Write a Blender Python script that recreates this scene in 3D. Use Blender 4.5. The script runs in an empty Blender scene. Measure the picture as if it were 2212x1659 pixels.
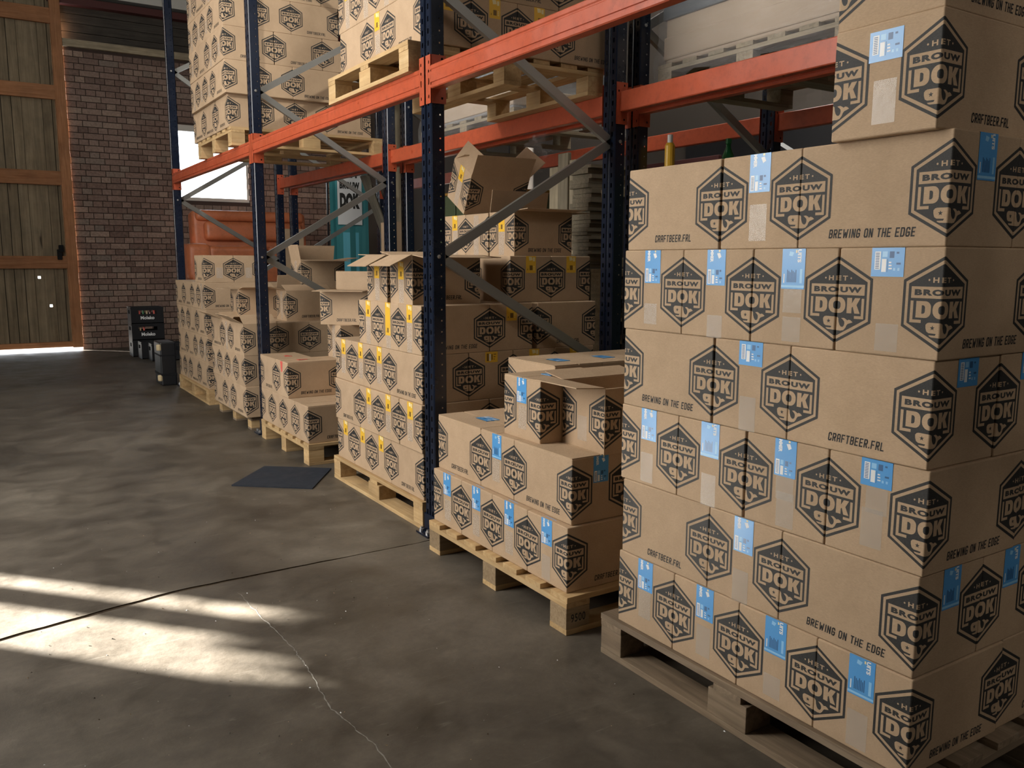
import bpy, bmesh, math, random
from mathutils import Vector, Matrix
from mathutils.geometry import tessellate_polygon
random.seed(7)
PI = math.pi
SC = bpy.context.scene
COL = SC.collection

# ------------------------------------------------------------------ camera, sky, sun, big lights, exposure
def cam_setup():
    f, yaw, pitch, roll, h = 1824.81, 0.5650, -0.1456, 0.0035, 1.2759
    cy, sy, cp, sp = math.cos(yaw), math.sin(yaw), math.cos(pitch), math.sin(pitch)
    fw = Vector((sy*cp, cy*cp, sp)); r = Vector((cy, -sy, 0)); u = r.cross(fw)
    c, s = math.cos(roll), math.sin(roll)
    r2 = c*r + s*u; u2 = -s*r + c*u
    M = Matrix((r2, u2, -fw)).transposed().to_4x4(); M.translation = (0, 0, h)
    cd = bpy.data.cameras.new('camera'); cd.sensor_width = 36; cd.lens = f*36/2212; cd.clip_start = .02
    o = bpy.data.objects.new('camera', cd); COL.objects.link(o); o.matrix_world = M
    SC.camera = o
cam_setup()
W = bpy.data.worlds.new('world'); SC.world = W; W.use_nodes = True
W.node_tree.nodes['Background'].inputs[0].default_value = (.86, .93, 1, 1)
W.node_tree.nodes['Background'].inputs[1].default_value = 7.0
def lamp(name, kind, loc, direc, energy, color, **kw):
    d = bpy.data.lights.new(name, kind); d.energy = energy; d.color = color
    for k, v in kw.items(): setattr(d, k, v)
    o = bpy.data.objects.new(name, d); COL.objects.link(o); o.location = loc
    o.rotation_euler = Vector(direc).to_track_quat('-Z', 'Z').to_euler()
    return o
SUN_EL = math.radians(15)
lamp('sun', 'SUN', (-6, 10, 6), (.67*math.cos(SUN_EL), -.742*math.cos(SUN_EL), -math.sin(SUN_EL)), 110, (1, .95, .86), angle=math.radians(1.0))
# added fill lamps, all unseen: left side, overhead, spot, far aisle, behind camera
lamp('left_fill_light', 'AREA', (-2.12, 4.4, 2.2), (1, 0, -.08), 840, (1, .95, .88), shape='RECTANGLE', size=13.0, size_y=2.0)  # added soft fill in front of the left wall, no windows there
for i_ in range(3): lamp('overhead_fill_light', 'AREA', (-.3, 2.2+4.2*i_, 5.6), (.0, 0, -1), 14, (1, .96, .88), shape='RECTANGLE', size=.3, size_y=2.4)  # added overhead fill, no tube fixtures built
lamp('shelf_tower_fill_spot', 'SPOT', (.2, 2.2, 4.9), (1.85, 4.3, -1.95), 420, (1, .95, .86), spot_size=math.radians(30), spot_blend=.6, shadow_soft_size=.12)  # added spot, aimed only to brighten the shelf tower cartons
lamp('far_aisle_fill_light', 'AREA', (4.7, 4.2, 4.6), (-.15, 0, -1), 70, (1, .96, .88), shape='RECTANGLE', size=.3, size_y=3.0)  # added fill for the space behind the racks, no fixture built
lamp('behind_camera_fill_light', 'AREA', (2.3, -2.9, 4.3), (.0, 1, -.45), 70, (1, .93, .84), shape='RECTANGLE', size=3.0, size_y=2.0)  # added fill from behind the camera, the wall there is solid
SC.view_settings.view_transform = 'Standard'; SC.view_settings.look = 'None'
SC.view_settings.exposure = 0.0; SC.view_settings.gamma = 1.0; SC.view_settings.use_curve_mapping = False

# ------------------------------------------------------------------ materials
MATS = {}
def mat(name, col=(.5, .5, .5), rough=.6, metal=0., alpha=1., spec=.5, build=None):
    if name in MATS: return MATS[name]
    m = bpy.data.materials.new(name); m.use_nodes = True; nt = m.node_tree
    b = nt.nodes['Principled BSDF']
    b.inputs['Base Color'].default_value = (*col, 1); b.inputs['Roughness'].default_value = rough
    b.inputs['Metallic'].default_value = metal; b.inputs['Alpha'].default_value = alpha
    b.inputs['Specular IOR Level'].default_value = spec
    if build: build(nt, b)
    MATS[name] = m
    return m
def N(nt, t, **kw):
    n = nt.nodes.new(t)
    for k, v in kw.items():
        if k.startswith('i_'): n.inputs[k[2:].replace('_', ' ')].default_value = v
        else: setattr(n, k, v)
    return n
def ramp(nt, src, stops):
    r = nt.nodes.new('ShaderNodeValToRGB'); e = r.color_ramp.elements
    while len(e) < len(stops): e.new(.5)
    for el, (p, c) in zip(e, stops): el.position = p; el.color = (*c, 1)
    nt.links.new(src, r.inputs[0]); return r.outputs[0]
def mix(nt, a, b, f, mode='MIX'):
    n = nt.nodes.new('ShaderNodeMix'); n.data_type = 'RGBA'; n.blend_type = mode
    for s, v in ((6, a), (7, b), (0, f)):
        if hasattr(v, 'node'): nt.links.new(v, n.inputs[s])
        elif isinstance(v, (int, float)): n.inputs[s].default_value = v
        else: n.inputs[s].default_value = (*v, 1)
    return n.outputs[2]
def noise(nt, vec, scale, detail=4, rough=.6, dist=0.):
    n = N(nt, 'ShaderNodeTexNoise'); n.inputs['Scale'].default_value = scale; n.inputs['Detail'].default_value = detail
    n.inputs['Roughness'].default_value = rough; n.inputs['Distortion'].default_value = dist
    if vec is not None: nt.links.new(vec, n.inputs['Vector'])
    return n.outputs[0]
def geo_pos(nt): return N(nt, 'ShaderNodeNewGeometry').outputs['Position']
def obj_co(nt): return N(nt, 'ShaderNodeTexCoord').outputs['Object']
def mapped(nt, vec, scale):
    n = N(nt, 'ShaderNodeMapping'); n.inputs['Scale'].default_value = scale; nt.links.new(vec, n.inputs[0]); return n.outputs[0]
def bump(nt, b, src, strength, dist=.002):
    n = N(nt, 'ShaderNodeBump'); n.inputs['Strength'].default_value = strength; n.inputs['Distance'].default_value = dist
    nt.links.new(src, n.inputs['Height']); nt.links.new(n.outputs[0], b.inputs['Normal'])

def kraft_build(nt, b):
    p = geo_pos(nt)
    c = ramp(nt, noise(nt, p, 9, 5, .65), [(.3, (.445, .318, .205)), (.7, (.505, .365, .240))])
    fib = noise(nt, mapped(nt, p, (160, 160, 900)), 1.0, 2, .5)
    c = mix(nt, c, ramp(nt, fib, [(.3, (.90, .90, .90)), (.7, (1.06, 1.06, 1.06))]), 1, 'MULTIPLY')
    oi = N(nt, 'ShaderNodeObjectInfo')
    c = mix(nt, c, oi.outputs['Color'], 1, 'MULTIPLY')
    nt.links.new(c, b.inputs['Base Color'])
    bump(nt, b, noise(nt, mapped(nt, p, (3, 3, 3)), 6, 3), .12, .006)
KRAFT = mat('kraft_board', rough=.78, spec=.3, build=kraft_build)
KRAFT_IN = mat('kraft_inside', (.40, .275, .165), .85, spec=.2)
KRAFT_EDGE = mat('kraft_edge', (.30, .20, .12), .9, spec=.2)
def ink_build(nt, b):
    c = ramp(nt, noise(nt, geo_pos(nt), 420, 2, .5), [(.35, (.022, .022, .022)), (.75, (.040, .039, .037))])
    nt.links.new(c, b.inputs['Base Color'])
INK = mat('black_ink', rough=.62, spec=.35, build=ink_build)
BLUE = mat('blue_label', (.085, .34, .72), .28, spec=.6)
BLUE_D = mat('blue_label_dark', (.03, .11, .27), .35)
BLUE_L = mat('blue_label_pale', (.30, .60, .88), .28)
WHITE = mat('white_print', (.85, .87, .88), .35)
YELLOW = mat('yellow_label', (.83, .50, .045), .32, spec=.5)
YEL_D = mat('yellow_label_dark', (.20, .105, .015), .5)
YEL_L = mat('yellow_label_pale', (.88, .76, .42), .3)
REDTAPE = mat('red_tape', (.72, .13, .10), .35)
def tape_build(nt, b):
    bump(nt, b, noise(nt, geo_pos(nt), 45, 3, .6), .3, .003)
TAPE = mat('clear_tape', (.70, .66, .60), .20, alpha=.30, spec=.8, build=tape_build)
def film_build(nt, b):
    p = geo_pos(nt)
    bump(nt, b, noise(nt, mapped(nt, p, (2, 2, 9)), 3, 5, .6, 1.5), 1.0, .05)
FILM = mat('stretch_film', (.72, .73, .74), .14, alpha=.17, spec=.9, build=film_build)
def wood_mat(name, c1, c2, c3, rough=.75, gs=1.0, knots=False):
    def f(nt, b):
        oc = obj_co(nt); oi = N(nt, 'ShaderNodeObjectInfo')
        add = N(nt, 'ShaderNodeVectorMath', operation='ADD'); nt.links.new(oc, add.inputs[0])
        mul = N(nt, 'ShaderNodeMath', operation='MULTIPLY'); mul.inputs[1].default_value = 17.0
        nt.links.new(oi.outputs['Random'], mul.inputs[0]); nt.links.new(mul.outputs[0], add.inputs[1])
        g = noise(nt, mapped(nt, add.outputs[0], (2.5*gs, 45*gs, 45*gs)), 1.0, 5, .6, .8)
        c = ramp(nt, g, [(.25, c1), (.55, c2), (.8, c3)])
        bl = noise(nt, add.outputs[0], 5, 3)
        c = mix(nt, c, ramp(nt, bl, [(.3, (.8, .8, .8)), (.7, (1.08, 1.06, 1.03))]), 1, 'MULTIPLY')
        rr = ramp(nt, oi.outputs['Random'], [(0, (.72, .70, .68) if knots else (.84, .82, .80)), (1, (1.2, 1.2, 1.2) if knots else (1.08, 1.08, 1.08))])
        c = mix(nt, c, rr, 1, 'MULTIPLY')
        if knots:
            kn = noise(nt, mapped(nt, add.outputs[0], (2.2, 7, 7)), 1.0, 2, .5)
            c = mix(nt, c, (.045, .033, .022), ramp(nt, kn, [(.70, (0, 0, 0)), (.78, (.9, .9, .9))]))
        nt.links.new(c, b.inputs['Base Color']); bump(nt, b, g, .25, .003)
    return mat(name, rough=rough, spec=.3, build=f)
PINE = wood_mat('pallet_pine', (.42, .27, .125), (.56, .39, .20), (.66, .50, .29))
PINE_OLD = wood_mat('pallet_grey_wood', (.17, .125, .085), (.27, .205, .14), (.36, .29, .21))
CHIP = wood_mat('chipboard_block', (.25, .175, .10), (.38, .28, .17), (.48, .37, .24), gs=2)
DOORWOOD = wood_mat('door_plank_wood', (.15, .118, .075), (.245, .20, .133), (.33, .275, .19), gs=.5, knots=True)
FRAMEWOOD = wood_mat('door_frame_wood', (.30, .135, .06), (.42, .205, .10), (.50, .27, .14))
DARKWOOD = wood_mat('dark_board_wood', (.035, .032, .028), (.065, .058, .05), (.10, .09, .075))
BEAMWOOD = wood_mat('wall_plate_wood', (.22, .19, .13), (.36, .31, .22), (.46, .41, .31))
def paint(name, c, rough, sc=25):
    def f(nt, b):
        p = geo_pos(nt); n = noise(nt, p, sc, 5, .7)
        cc = ramp(nt, n, [(.25, tuple(x*.72 for x in c)), (.5, c), (.8, tuple(min(1, x*1.12) for x in c))])
        nt.links.new(cc, b.inputs['Base Color'])
        nt.links.new(ramp(nt, noise(nt, p, 8, 4), [(.3, (rough*.75,)*3), (.75, (min(1, rough*1.35),)*3)]), b.inputs['Roughness'])
    return mat(name, rough=rough, spec=.5, build=f)
NAVY = paint('navy_enamel', (.0062, .0115, .027), .24, 3)
ORANGE = paint('orange_enamel', (.44, .084, .036), .36)
STEEL = mat('galvanised_steel', (.36, .36, .34), .42, metal=.75)
BOLT = mat('bolt_steel', (.6, .6, .6), .3, metal=.9)
HOLE = mat('dark_inside', (.004, .004, .006), .9)
def concrete_build(nt, b):
    p = geo_pos(nt)
    n1 = noise(nt, p, .9, 8, .62, .6); n2 = noise(nt, p, 4.2, 8, .68, .3); n3 = noise(nt, p, 34, 4, .7)
    c = ramp(nt, n1, [(.30, (.050, .042, .033)), (.48, (.094, .080, .063)), (.68, (.150, .131, .106))])
    c2 = ramp(nt, n2, [(.28, (.48, .47, .45)), (.5, (.98, .97, .95)), (.75, (1.5, 1.48, 1.44))])
    c = mix(nt, c, c2, .85, 'MULTIPLY')
    c = mix(nt, c, ramp(nt, n3, [(.3, (.82, .82, .82)), (.72, (1.15, 1.15, 1.15))]), .8, 'MULTIPLY')
    scr = noise(nt, mapped(nt, p, (1.2, 9, 1)), 2.2, 6, .75, 2.0)
    c = mix(nt, c, (.27, .25, .215), ramp(nt, scr, [(.60, (0, 0, 0)), (.80, (.55, .55, .55))]))
    st = noise(nt, p, 2.6, 3, .5, .2)
    c = mix(nt, c, (.030, .026, .021), ramp(nt, st, [(.62, (0, 0, 0)), (.75, (.6, .6, .6))]))
    nt.links.new(c, b.inputs['Base Color'])
    nt.links.new(ramp(nt, n2, [(.3, (.34,)*3), (.7, (.62,)*3)]), b.inputs['Roughness'])
    bump(nt, b, n3, .25, .004)
CONCRETE = mat('concrete_floor', rough=.5, spec=.45, build=concrete_build)
def dirt_build(nt, b):
    c = ramp(nt, noise(nt, geo_pos(nt), 40, 5, .7), [(.3, (.030, .021, .014)), (.7, (.085, .063, .042))])
    nt.links.new(c, b.inputs['Base Color'])
DIRT = mat('joint_dirt', rough=.95, spec=.1, build=dirt_build)
FILLER = mat('crack_filler', (.24, .23, .205), .9, spec=.2)
def brick_build(nt, b):
    at = N(nt, 'ShaderNodeAttribute', attribute_name='tone'); oi = N(nt, 'ShaderNodeObjectInfo')
    s = N(nt, 'ShaderNodeMath', operation='ADD'); nt.links.new(at.outputs['Fac'], s.inputs[0]); nt.links.new(oi.outputs['Random'], s.inputs[1])
    fr = N(nt, 'ShaderNodeMath', operation='FRACT'); nt.links.new(s.outputs[0], fr.inputs[0])
    c = ramp(nt, fr.outputs[0], [(0, (.175, .125, .105)), (.3, (.235, .168, .14)), (.6, (.275, .20, .168)), (.85, (.34, .26, .21)), (1, (.22, .185, .16))])
    p = geo_pos(nt)
    c = mix(nt, c, ramp(nt, noise(nt, p, 30, 5, .7), [(.3, (.72, .7, .7)), (.7, (1.15, 1.15, 1.15))]), 1, 'MULTIPLY')
    c = mix(nt, c, (.45, .40, .36), ramp(nt, noise(nt, p, 5, 5, .7), [(.70, (0, 0, 0)), (.82, (.5, .5, .5))]))
    nt.links.new(c, b.inputs['Base Color']); bump(nt, b, noise(nt, p, 50, 4), .5, .006)
BRICK = mat('red_brick', rough=.9, spec=.2, build=brick_build)
MORTAR = mat('mortar', (.075, .055, .048), .95, spec=.1)
PLASTER = mat('plain_wall', (.30, .28, .25), .9)
DARKWALL = mat('dark_wall', (.085, .070, .058), .9)
ROOF = mat('roof_boards', (.10, .09, .08), .9)
FRAMEWHITE = mat('window_paint', (.62, .62, .58), .55)
GLASS = mat('window_glass', (1, 1, 1), .02, alpha=.12, spec=.5)
LEATHER = paint('orange_leather', (.50, .155, .065), .45, 12)
BLACKPL = mat('black_plastic', (.012, .013, .016), .38)
CREAM = mat('cream_plastic', (.62, .50, .30), .5)
MATRUB = paint('dark_blue_mat', (.012, .018, .030), .85, 60)
TEAL = mat('teal_fabric', (.045, .26, .29), .6)
TEAL_L = mat('light_teal_fabric', (.12, .48, .62), .55)
OLIVE = mat('olive_paint', (.045, .060, .028), .5)
PINK = mat('pink_foam', (.62, .36, .48), .7)
MAROON = mat('maroon_board', (.085, .022, .020), .6)
SLATE = mat('slate_board', (.05, .055, .055), .6)
GREYBOARD = wood_mat('grey_cardboard', (.16, .14, .10), (.25, .22, .16), (.34, .30, .22))
GREYPLANK = wood_mat('grey_plank', (.15, .14, .11), (.24, .225, .18), (.33, .31, .25))
BANDGREY = mat('grey_film_band', (.13, .15, .17), .3)
LOADTAN = mat('load_cardboard', (.46, .37, .28), .8)
LOADGREY = mat('load_grey', (.28, .28, .28), .6)
BANNERBLACK = mat('black_banner', (.010, .010, .012), .5)
GREENGL = mat('green_glass', (.02, .20, .06), .2)

# ------------------------------------------------------------------ mesh helpers
class MB:
    """collects faces of several materials into one mesh"""
    def __init__(s): s.v = []; s.f = []; s.m = []; s.mats = []
    def mi(s, m):
        if m not in s.mats: s.mats.append(m)
        return s.mats.index(m)
    def poly(s, pts, m):
        n = len(s.v); s.v += [tuple(p) for p in pts]; s.f.append(tuple(range(n, n+len(pts)))); s.m.append(s.mi(m))
    def box(s, a, b, m, bev=0.):
        (x0, y0, z0), (x1, y1, z1) = a, b
        if bev <= 0:
            n = len(s.v); s.v += [(x0,y0,z0),(x1,y0,z0),(x1,y1,z0),(x0,y1,z0),(x0,y0,z1),(x1,y0,z1),(x1,y1,z1),(x0,y1,z1)]
            for q in ((3,2,1,0),(4,5,6,7),(0,1,5,4),(1,2,6,5),(2,3,7,6),(3,0,4,7)):
                s.f.append(tuple(n+i for i in q)); s.m.append(s.mi(m))
        else:
            bm = bmesh.new(); bmesh.ops.create_cube(bm, size=1)
            for v in bm.verts: v.co = ((x0+x1)/2+v.co.x*(x1-x0), (y0+y1)/2+v.co.y*(y1-y0), (z0+z1)/2+v.co.z*(z1-z0))
            bmesh.ops.bevel(bm, geom=list(bm.edges), offset=bev, segments=2, affect='EDGES', profile=.5)
            s.bm(bm, m); bm.free()
    def bm(s, bm, m, M=None):
        n = len(s.v); bm.verts.index_update()
        s.v += [tuple((M @ v.co) if M else v.co) for v in bm.verts]
        for f in bm.faces: s.f.append(tuple(n+v.index for v in f.verts)); s.m.append(s.mi(m))
    def prism(s, prof, m, axis=1, a=0., b=1., caps=True):
        """extrude a 2-D profile along an axis between a and b"""
        def P(p, t): q = [p[0], p[1]]; q.insert(axis, t); return tuple(q)
        k = len(prof); n = len(s.v); s.v += [P(p, a) for p in prof] + [P(p, b) for p in prof]
        for i in range(k):
            j = (i+1) % k; s.f.append((n+i, n+j, n+k+j, n+k+i)); s.m.append(s.mi(m))
        if caps:
            s.f.append(tuple(n+i for i in range(k))[::-1]); s.m.append(s.mi(m)); s.f.append(tuple(n+k+i for i in range(k))); s.m.append(s.mi(m))
    def lathe(s, prof, m, seg=14, c=(0, 0, 0)):
        n = len(s.v)
        for i in range(seg):
            a = 2*PI*i/seg
            s.v += [(c[0]+r*math.cos(a), c[1]+r*math.sin(a), c[2]+z) for r, z in prof]
        k = len(prof)
        for i in range(seg):
            j = (i+1) % seg
            for q in range(k-1): s.f.append((n+i*k+q, n+j*k+q, n+j*k+q+1, n+i*k+q+1)); s.m.append(s.mi(m))
    def mesh(s, name, fix=True, smooth=False):
        me = bpy.data.meshes.new(name); me.from_pydata(s.v, [], s.f)
        for m in s.mats: me.materials.append(m)
        me.polygons.foreach_set('material_index', s.m)
        if fix:
            bm = bmesh.new(); bm.from_mesh(me); bmesh.ops.recalc_face_normals(bm, faces=list(bm.faces)); bm.to_mesh(me); bm.free()
        if smooth: me.polygons.foreach_set('use_smooth', [True]*len(me.polygons))
        me.update(); return me
def link(name, me, parent=None, loc=(0, 0, 0), rot=(0, 0, 0), label=None):
    o = bpy.data.objects.new(name, me); COL.objects.link(o); o.location = loc; o.rotation_euler = rot
    if parent: o.parent = parent
    if label: o['label'] = label
    return o
def tag(o, label, cat, group=None, kind=None):
    o['label'] = label; o['category'] = cat
    if group: o['group'] = group
    if kind: o['kind'] = kind
    return o
def thing(name, label, cat, loc=(0, 0, 0), rot=(0, 0, 0), group=None):
    o = link(name, None, None, loc, rot); return tag(o, label, cat, group)
def struct(o): o['kind'] = 'structure'; return o
def box_mesh(sx, sy, sz, m, bev=0., cache={}):
    k = (round(sx, 4), round(sy, 4), round(sz, 4), m.name, bev)
    if k not in cache:
        b = MB(); b.box((-sx/2, -sy/2, 0), (sx/2, sy/2, sz), m, bev); cache[k] = b.mesh('box')
    return cache[k]
def text_bm(txt, offset=0., space=1.0, cache={}):
    cu = bpy.data.curves.new('t', 'FONT'); cu.body = txt; cu.offset = offset; cu.space_character = space; cu.resolution_u = 3
    o = bpy.data.objects.new('t', cu); COL.objects.link(o)
    dg = bpy.context.evaluated_depsgraph_get(); me = bpy.data.meshes.new_from_object(o.evaluated_get(dg))
    bm = bmesh.new(); bm.from_mesh(me)
    bpy.data.objects.remove(o); bpy.data.curves.remove(cu); bpy.data.meshes.remove(me)
    bmesh.ops.remove_doubles(bm, verts=list(bm.verts), dist=1e-5)
    return bm
def fit(bm, x0, x1, z0, z1, l):
    xs = [v.co.x for v in bm.verts]; ys = [v.co.y for v in bm.verts]
    a, b, c, d = min(xs), max(xs), min(ys), max(ys)
    for v in bm.verts: v.co = (x0+(v.co.x-a)/(b-a)*(x1-x0), l, z0+(v.co.y-c)/(d-c)*(z1-z0))
    return bm
def flat_poly(pts, l):
    """triangulated polygon, logo plane (x, z), layer l kept in y"""
    bm = bmesh.new(); vs = [bm.verts.new((x, l, z)) for x, z in pts]
    for t in tessellate_polygon([[Vector((x, z, 0)) for x, z in pts]]):
        try: bm.faces.new([vs[i] for i in t])
        except ValueError: pass
    return bm

# ------------------------------------------------------------------ printed logo, wrapped round a vertical carton edge
BL, BW, BH = .3685, .2495, .2340
RAD = .004
def hexa(hw, ap): q = ap*.5; return [(0, ap), (hw, q), (hw, -q), (0, -ap), (-hw, -q), (-hw, q)]
def logo_pieces():
    st = .00012; L = [.0003+i*st for i in range(5)]
    out = [(flat_poly(hexa(.0872, .0978), L[0]), INK), (flat_poly(hexa(.0808, .0904), L[1]), KRAFT), (flat_poly(hexa(.0745, .0826), L[2]), INK)]
    out.append((fit(text_bm('HET', .03, 1.4), -.0215, .0235, .0440, .0550, L[3]), KRAFT))
    for s in (-.0300, .0322):
        out.append((flat_poly([(s+.0022*math.cos(a*PI/4), .0495+.0022*math.sin(a*PI/4)) for a in range(8)], L[3]), KRAFT))
    out.append((flat_poly([(-.0680, .0115), (.0685, .0115), (.0685, .0357), (-.0680, .0357)], L[3]), KRAFT))
    out.append((fit(text_bm('BROUW', .062, 1.22), -.0605, .0612, .0172, .0302, L[4]), INK))
    b0, b1 = -.0292, .0055
    def rnd(x0, x1, z0, z1, r, left=True, n=5):
        P = []
        for cx, cz, a0 in ((x1-r, z1-r, 90), (x1-r, z0+r, 0)):
            P += [(cx+r*math.cos(math.radians(a0-90*i/n)), cz+r*math.sin(math.radians(a0-90*i/n))) for i in range(n+1)]
        if left:
            for cx, cz, a0 in ((x0+r, z0+r, 270), (x0+r, z1-r, 180)):
                P += [(cx+r*math.cos(math.radians(a0-90*i/n)), cz+r*math.sin(math.radians(a0-90*i/n))) for i in range(n+1)]
        else: P += [(x0, z0), (x0, z1)]
        return P
    out.append((flat_poly(rnd(-.0552, -.0222, b0, b1, .0125, False), L[3]), KRAFT)); out.append((flat_poly(rnd(-.0425, -.0350, b0+.0085, b1-.0085, .0050, False), L[4]), INK))
    out.append((flat_poly(rnd(-.0185, .0212, b0-.0008, b1+.0008, .0165), L[3]), KRAFT)); out.append((flat_poly(rnd(-.0060, .0087, b0+.0082, b1-.0082, .0070), L[4]), INK))
    out.append((flat_poly([(.0252, b0), (.0378, b0), (.0378, b0+.0125), (.0405, b0+.0155), (.0455, b0), (.0594, b0), (.0500, b0+.0190), (.0588, b1), (.0452, b1), (.0378, b1-.0125), (.0378, b1), (.0252, b1)], L[3]), KRAFT))
    t = .0064
    out.append((flat_poly([(-.0682, .0058), (-.0682+t, .0058), (-.0682+t, -.0400+t), (-.0425, -.0400+t), (-.0425, -.0400), (-.0682, -.0400)], L[3]), KRAFT))
    out.append((flat_poly([(.0688, .0048), (.0688, -.0410), (.0452, -.0410), (.0452, -.0410+t), (.0688-t, -.0410+t), (.0688-t, .0048)], L[3]), KRAFT))
    wh = [(575,975),(600,966),(730,968),(748,976),(760,990),(765,1040),(780,1088),(800,1116),(825,1122),(845,1100),(852,1065),(848,1035),(832,1014),(800,985),(840,980),(868,996),(890,1015),(915,1003),(942,1012),(970,1040),(930,1058),(903,1068),(886,1088),(870,1130),(842,1168),(800,1180),(635,1170),(612,1158),(603,1143),(680,1143),(692,1118),(600,1113),(573,1092),(560,1045),(558,1000)]
    g = lambda u, v: ((u-733)/5570, -.0385-(v-968)*.0001485)
    out.append((flat_poly([g(*p) for p in wh], L[3]), KRAFT))
    sx, sz = g(643, 1040)
    out.append((flat_poly([(sx+(.0056 if i % 2 == 0 else .0023)*math.sin(i*PI/5), sz+(.0056 if i % 2 == 0 else .0023)*math.cos(i*PI/5)) for i in range(10)], L[4]), INK))
    return out
def wrap(p):
    s, l, z = p; a = PI*RAD/4
    if s <= -a: return (-l, RAD+(-s-a), z)
    if s >= a: return (RAD+(s-a), -l, z)
    th = math.radians(225+s/a*45); return (RAD+(RAD+l)*math.cos(th), RAD+(RAD+l)*math.sin(th), z)
def logo_mesh():
    mb = MB(); a = PI*RAD/4
    for bm, m in logo_pieces():
        for c in (-a, -a/2, 0, a/2, a):
            bmesh.ops.bisect_plane(bm, geom=list(bm.verts)+list(bm.edges)+list(bm.faces), plane_co=(c, 0, 0), plane_no=(1, 0, 0), dist=1e-7)
        bmesh.ops.triangulate(bm, faces=list(bm.faces))
        for v in bm.verts: v.co = wrap(v.co)
        mb.bm(bm, m); bm.free()
    return mb.mesh('printed_logo', fix=False)
LOGO = logo_mesh()
def text_mesh(txt, w, h, m, off=.02, space=1.0, shear=0.):
    mb = MB(); bm = fit(text_bm(txt, off, space), -w/2, w/2, 0, h, -.0004)
    for v in bm.verts: v.co.x += shear*v.co.z
    mb.bm(bm, m); bm.free(); return mb.mesh('lettering', fix=False)
c_ = .16
GLY = {'B': [[(0,0),(0,1),(.8,1),(1,1-c_),(1,.5+c_),(.85,.5),(0,.5)],[(.85,.5),(1,.5-c_),(1,c_),(.8,0),(0,0)]], 'R': [[(0,0),(0,1),(.8,1),(1,1-c_),(1,.5+c_),(.85,.48),(0,.48)],[(.45,.48),(1,0)]],
 'E': [[(1,1),(0,1),(0,0),(1,0)],[(0,.5),(.85,.5)]], 'W': [[(0,1),(.2,0),(.5,.62),(.8,0),(1,1)]], 'I': [[(.5,0),(.5,1)]], 'N': [[(0,0),(0,1),(1,0),(1,1)]],
 'G': [[(1,.8),(1,1-c_),(.8,1),(.2,1),(0,1-c_),(0,c_),(.2,0),(.8,0),(1,c_),(1,.46),(.55,.46)]], 'O': [[(.2,0),(0,c_),(0,1-c_),(.2,1),(.8,1),(1,1-c_),(1,c_),(.8,0),(.2,0)]],
 'T': [[(0,1),(1,1)],[(.5,1),(.5,0)]], 'H': [[(0,0),(0,1)],[(1,0),(1,1)],[(0,.5),(1,.5)]], 'D': [[(0,0),(0,1),(.8,1),(1,1-c_),(1,c_),(.8,0),(0,0)]],
 'C': [[(1,.75),(1,1-c_),(.8,1),(.2,1),(0,1-c_),(0,c_),(.2,0),(.8,0),(1,c_),(1,.25)]], 'A': [[(0,0),(0,1-c_),(.2,1),(.8,1),(1,1-c_),(1,0)],[(0,.42),(1,.42)]], 'F': [[(1,1),(0,1),(0,0)],[(0,.5),(.85,.5)]], 'L': [[(0,1),(0,0),(1,0)]], '.': [[(.5,0),(.5,.06)]]}
def slogan(txt, w, h, m):
    adv = {'I': .55, '.': .5, ' ': .62, 'W': 1.35}; tot = sum(adv.get(c, 1.) for c in txt); u = w/tot; t = .0030; mb = MB(); x = -w/2
    for ch in txt:
        a_ = adv.get(ch, 1.)*u; g0, gw = x+a_*.10+t/2, a_*.80-t
        for line in GLY.get(ch, []):
            P = [Vector((g0+p[0]*gw, t/2+p[1]*(h-t))) for p in line]
            for p, q in zip(P, P[1:]):
                d = (q-p).normalized()*t*.42; n_ = Vector((-d.y, d.x)).normalized()*t/2; p, q = p-d, q+d
                mb.poly([(k.x+.12*k.y, -.0004, k.y) for k in (p-n_, q-n_, q+n_, p+n_)], m)
        x += a_
    return mb.mesh('lettering', fix=False)
SLOGAN = {'B': slogan('BREWING ON THE EDGE', .215, .0200, INK), 'C': slogan('CRAFTBEER.FRL', .148, .0200, INK)}
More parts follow.
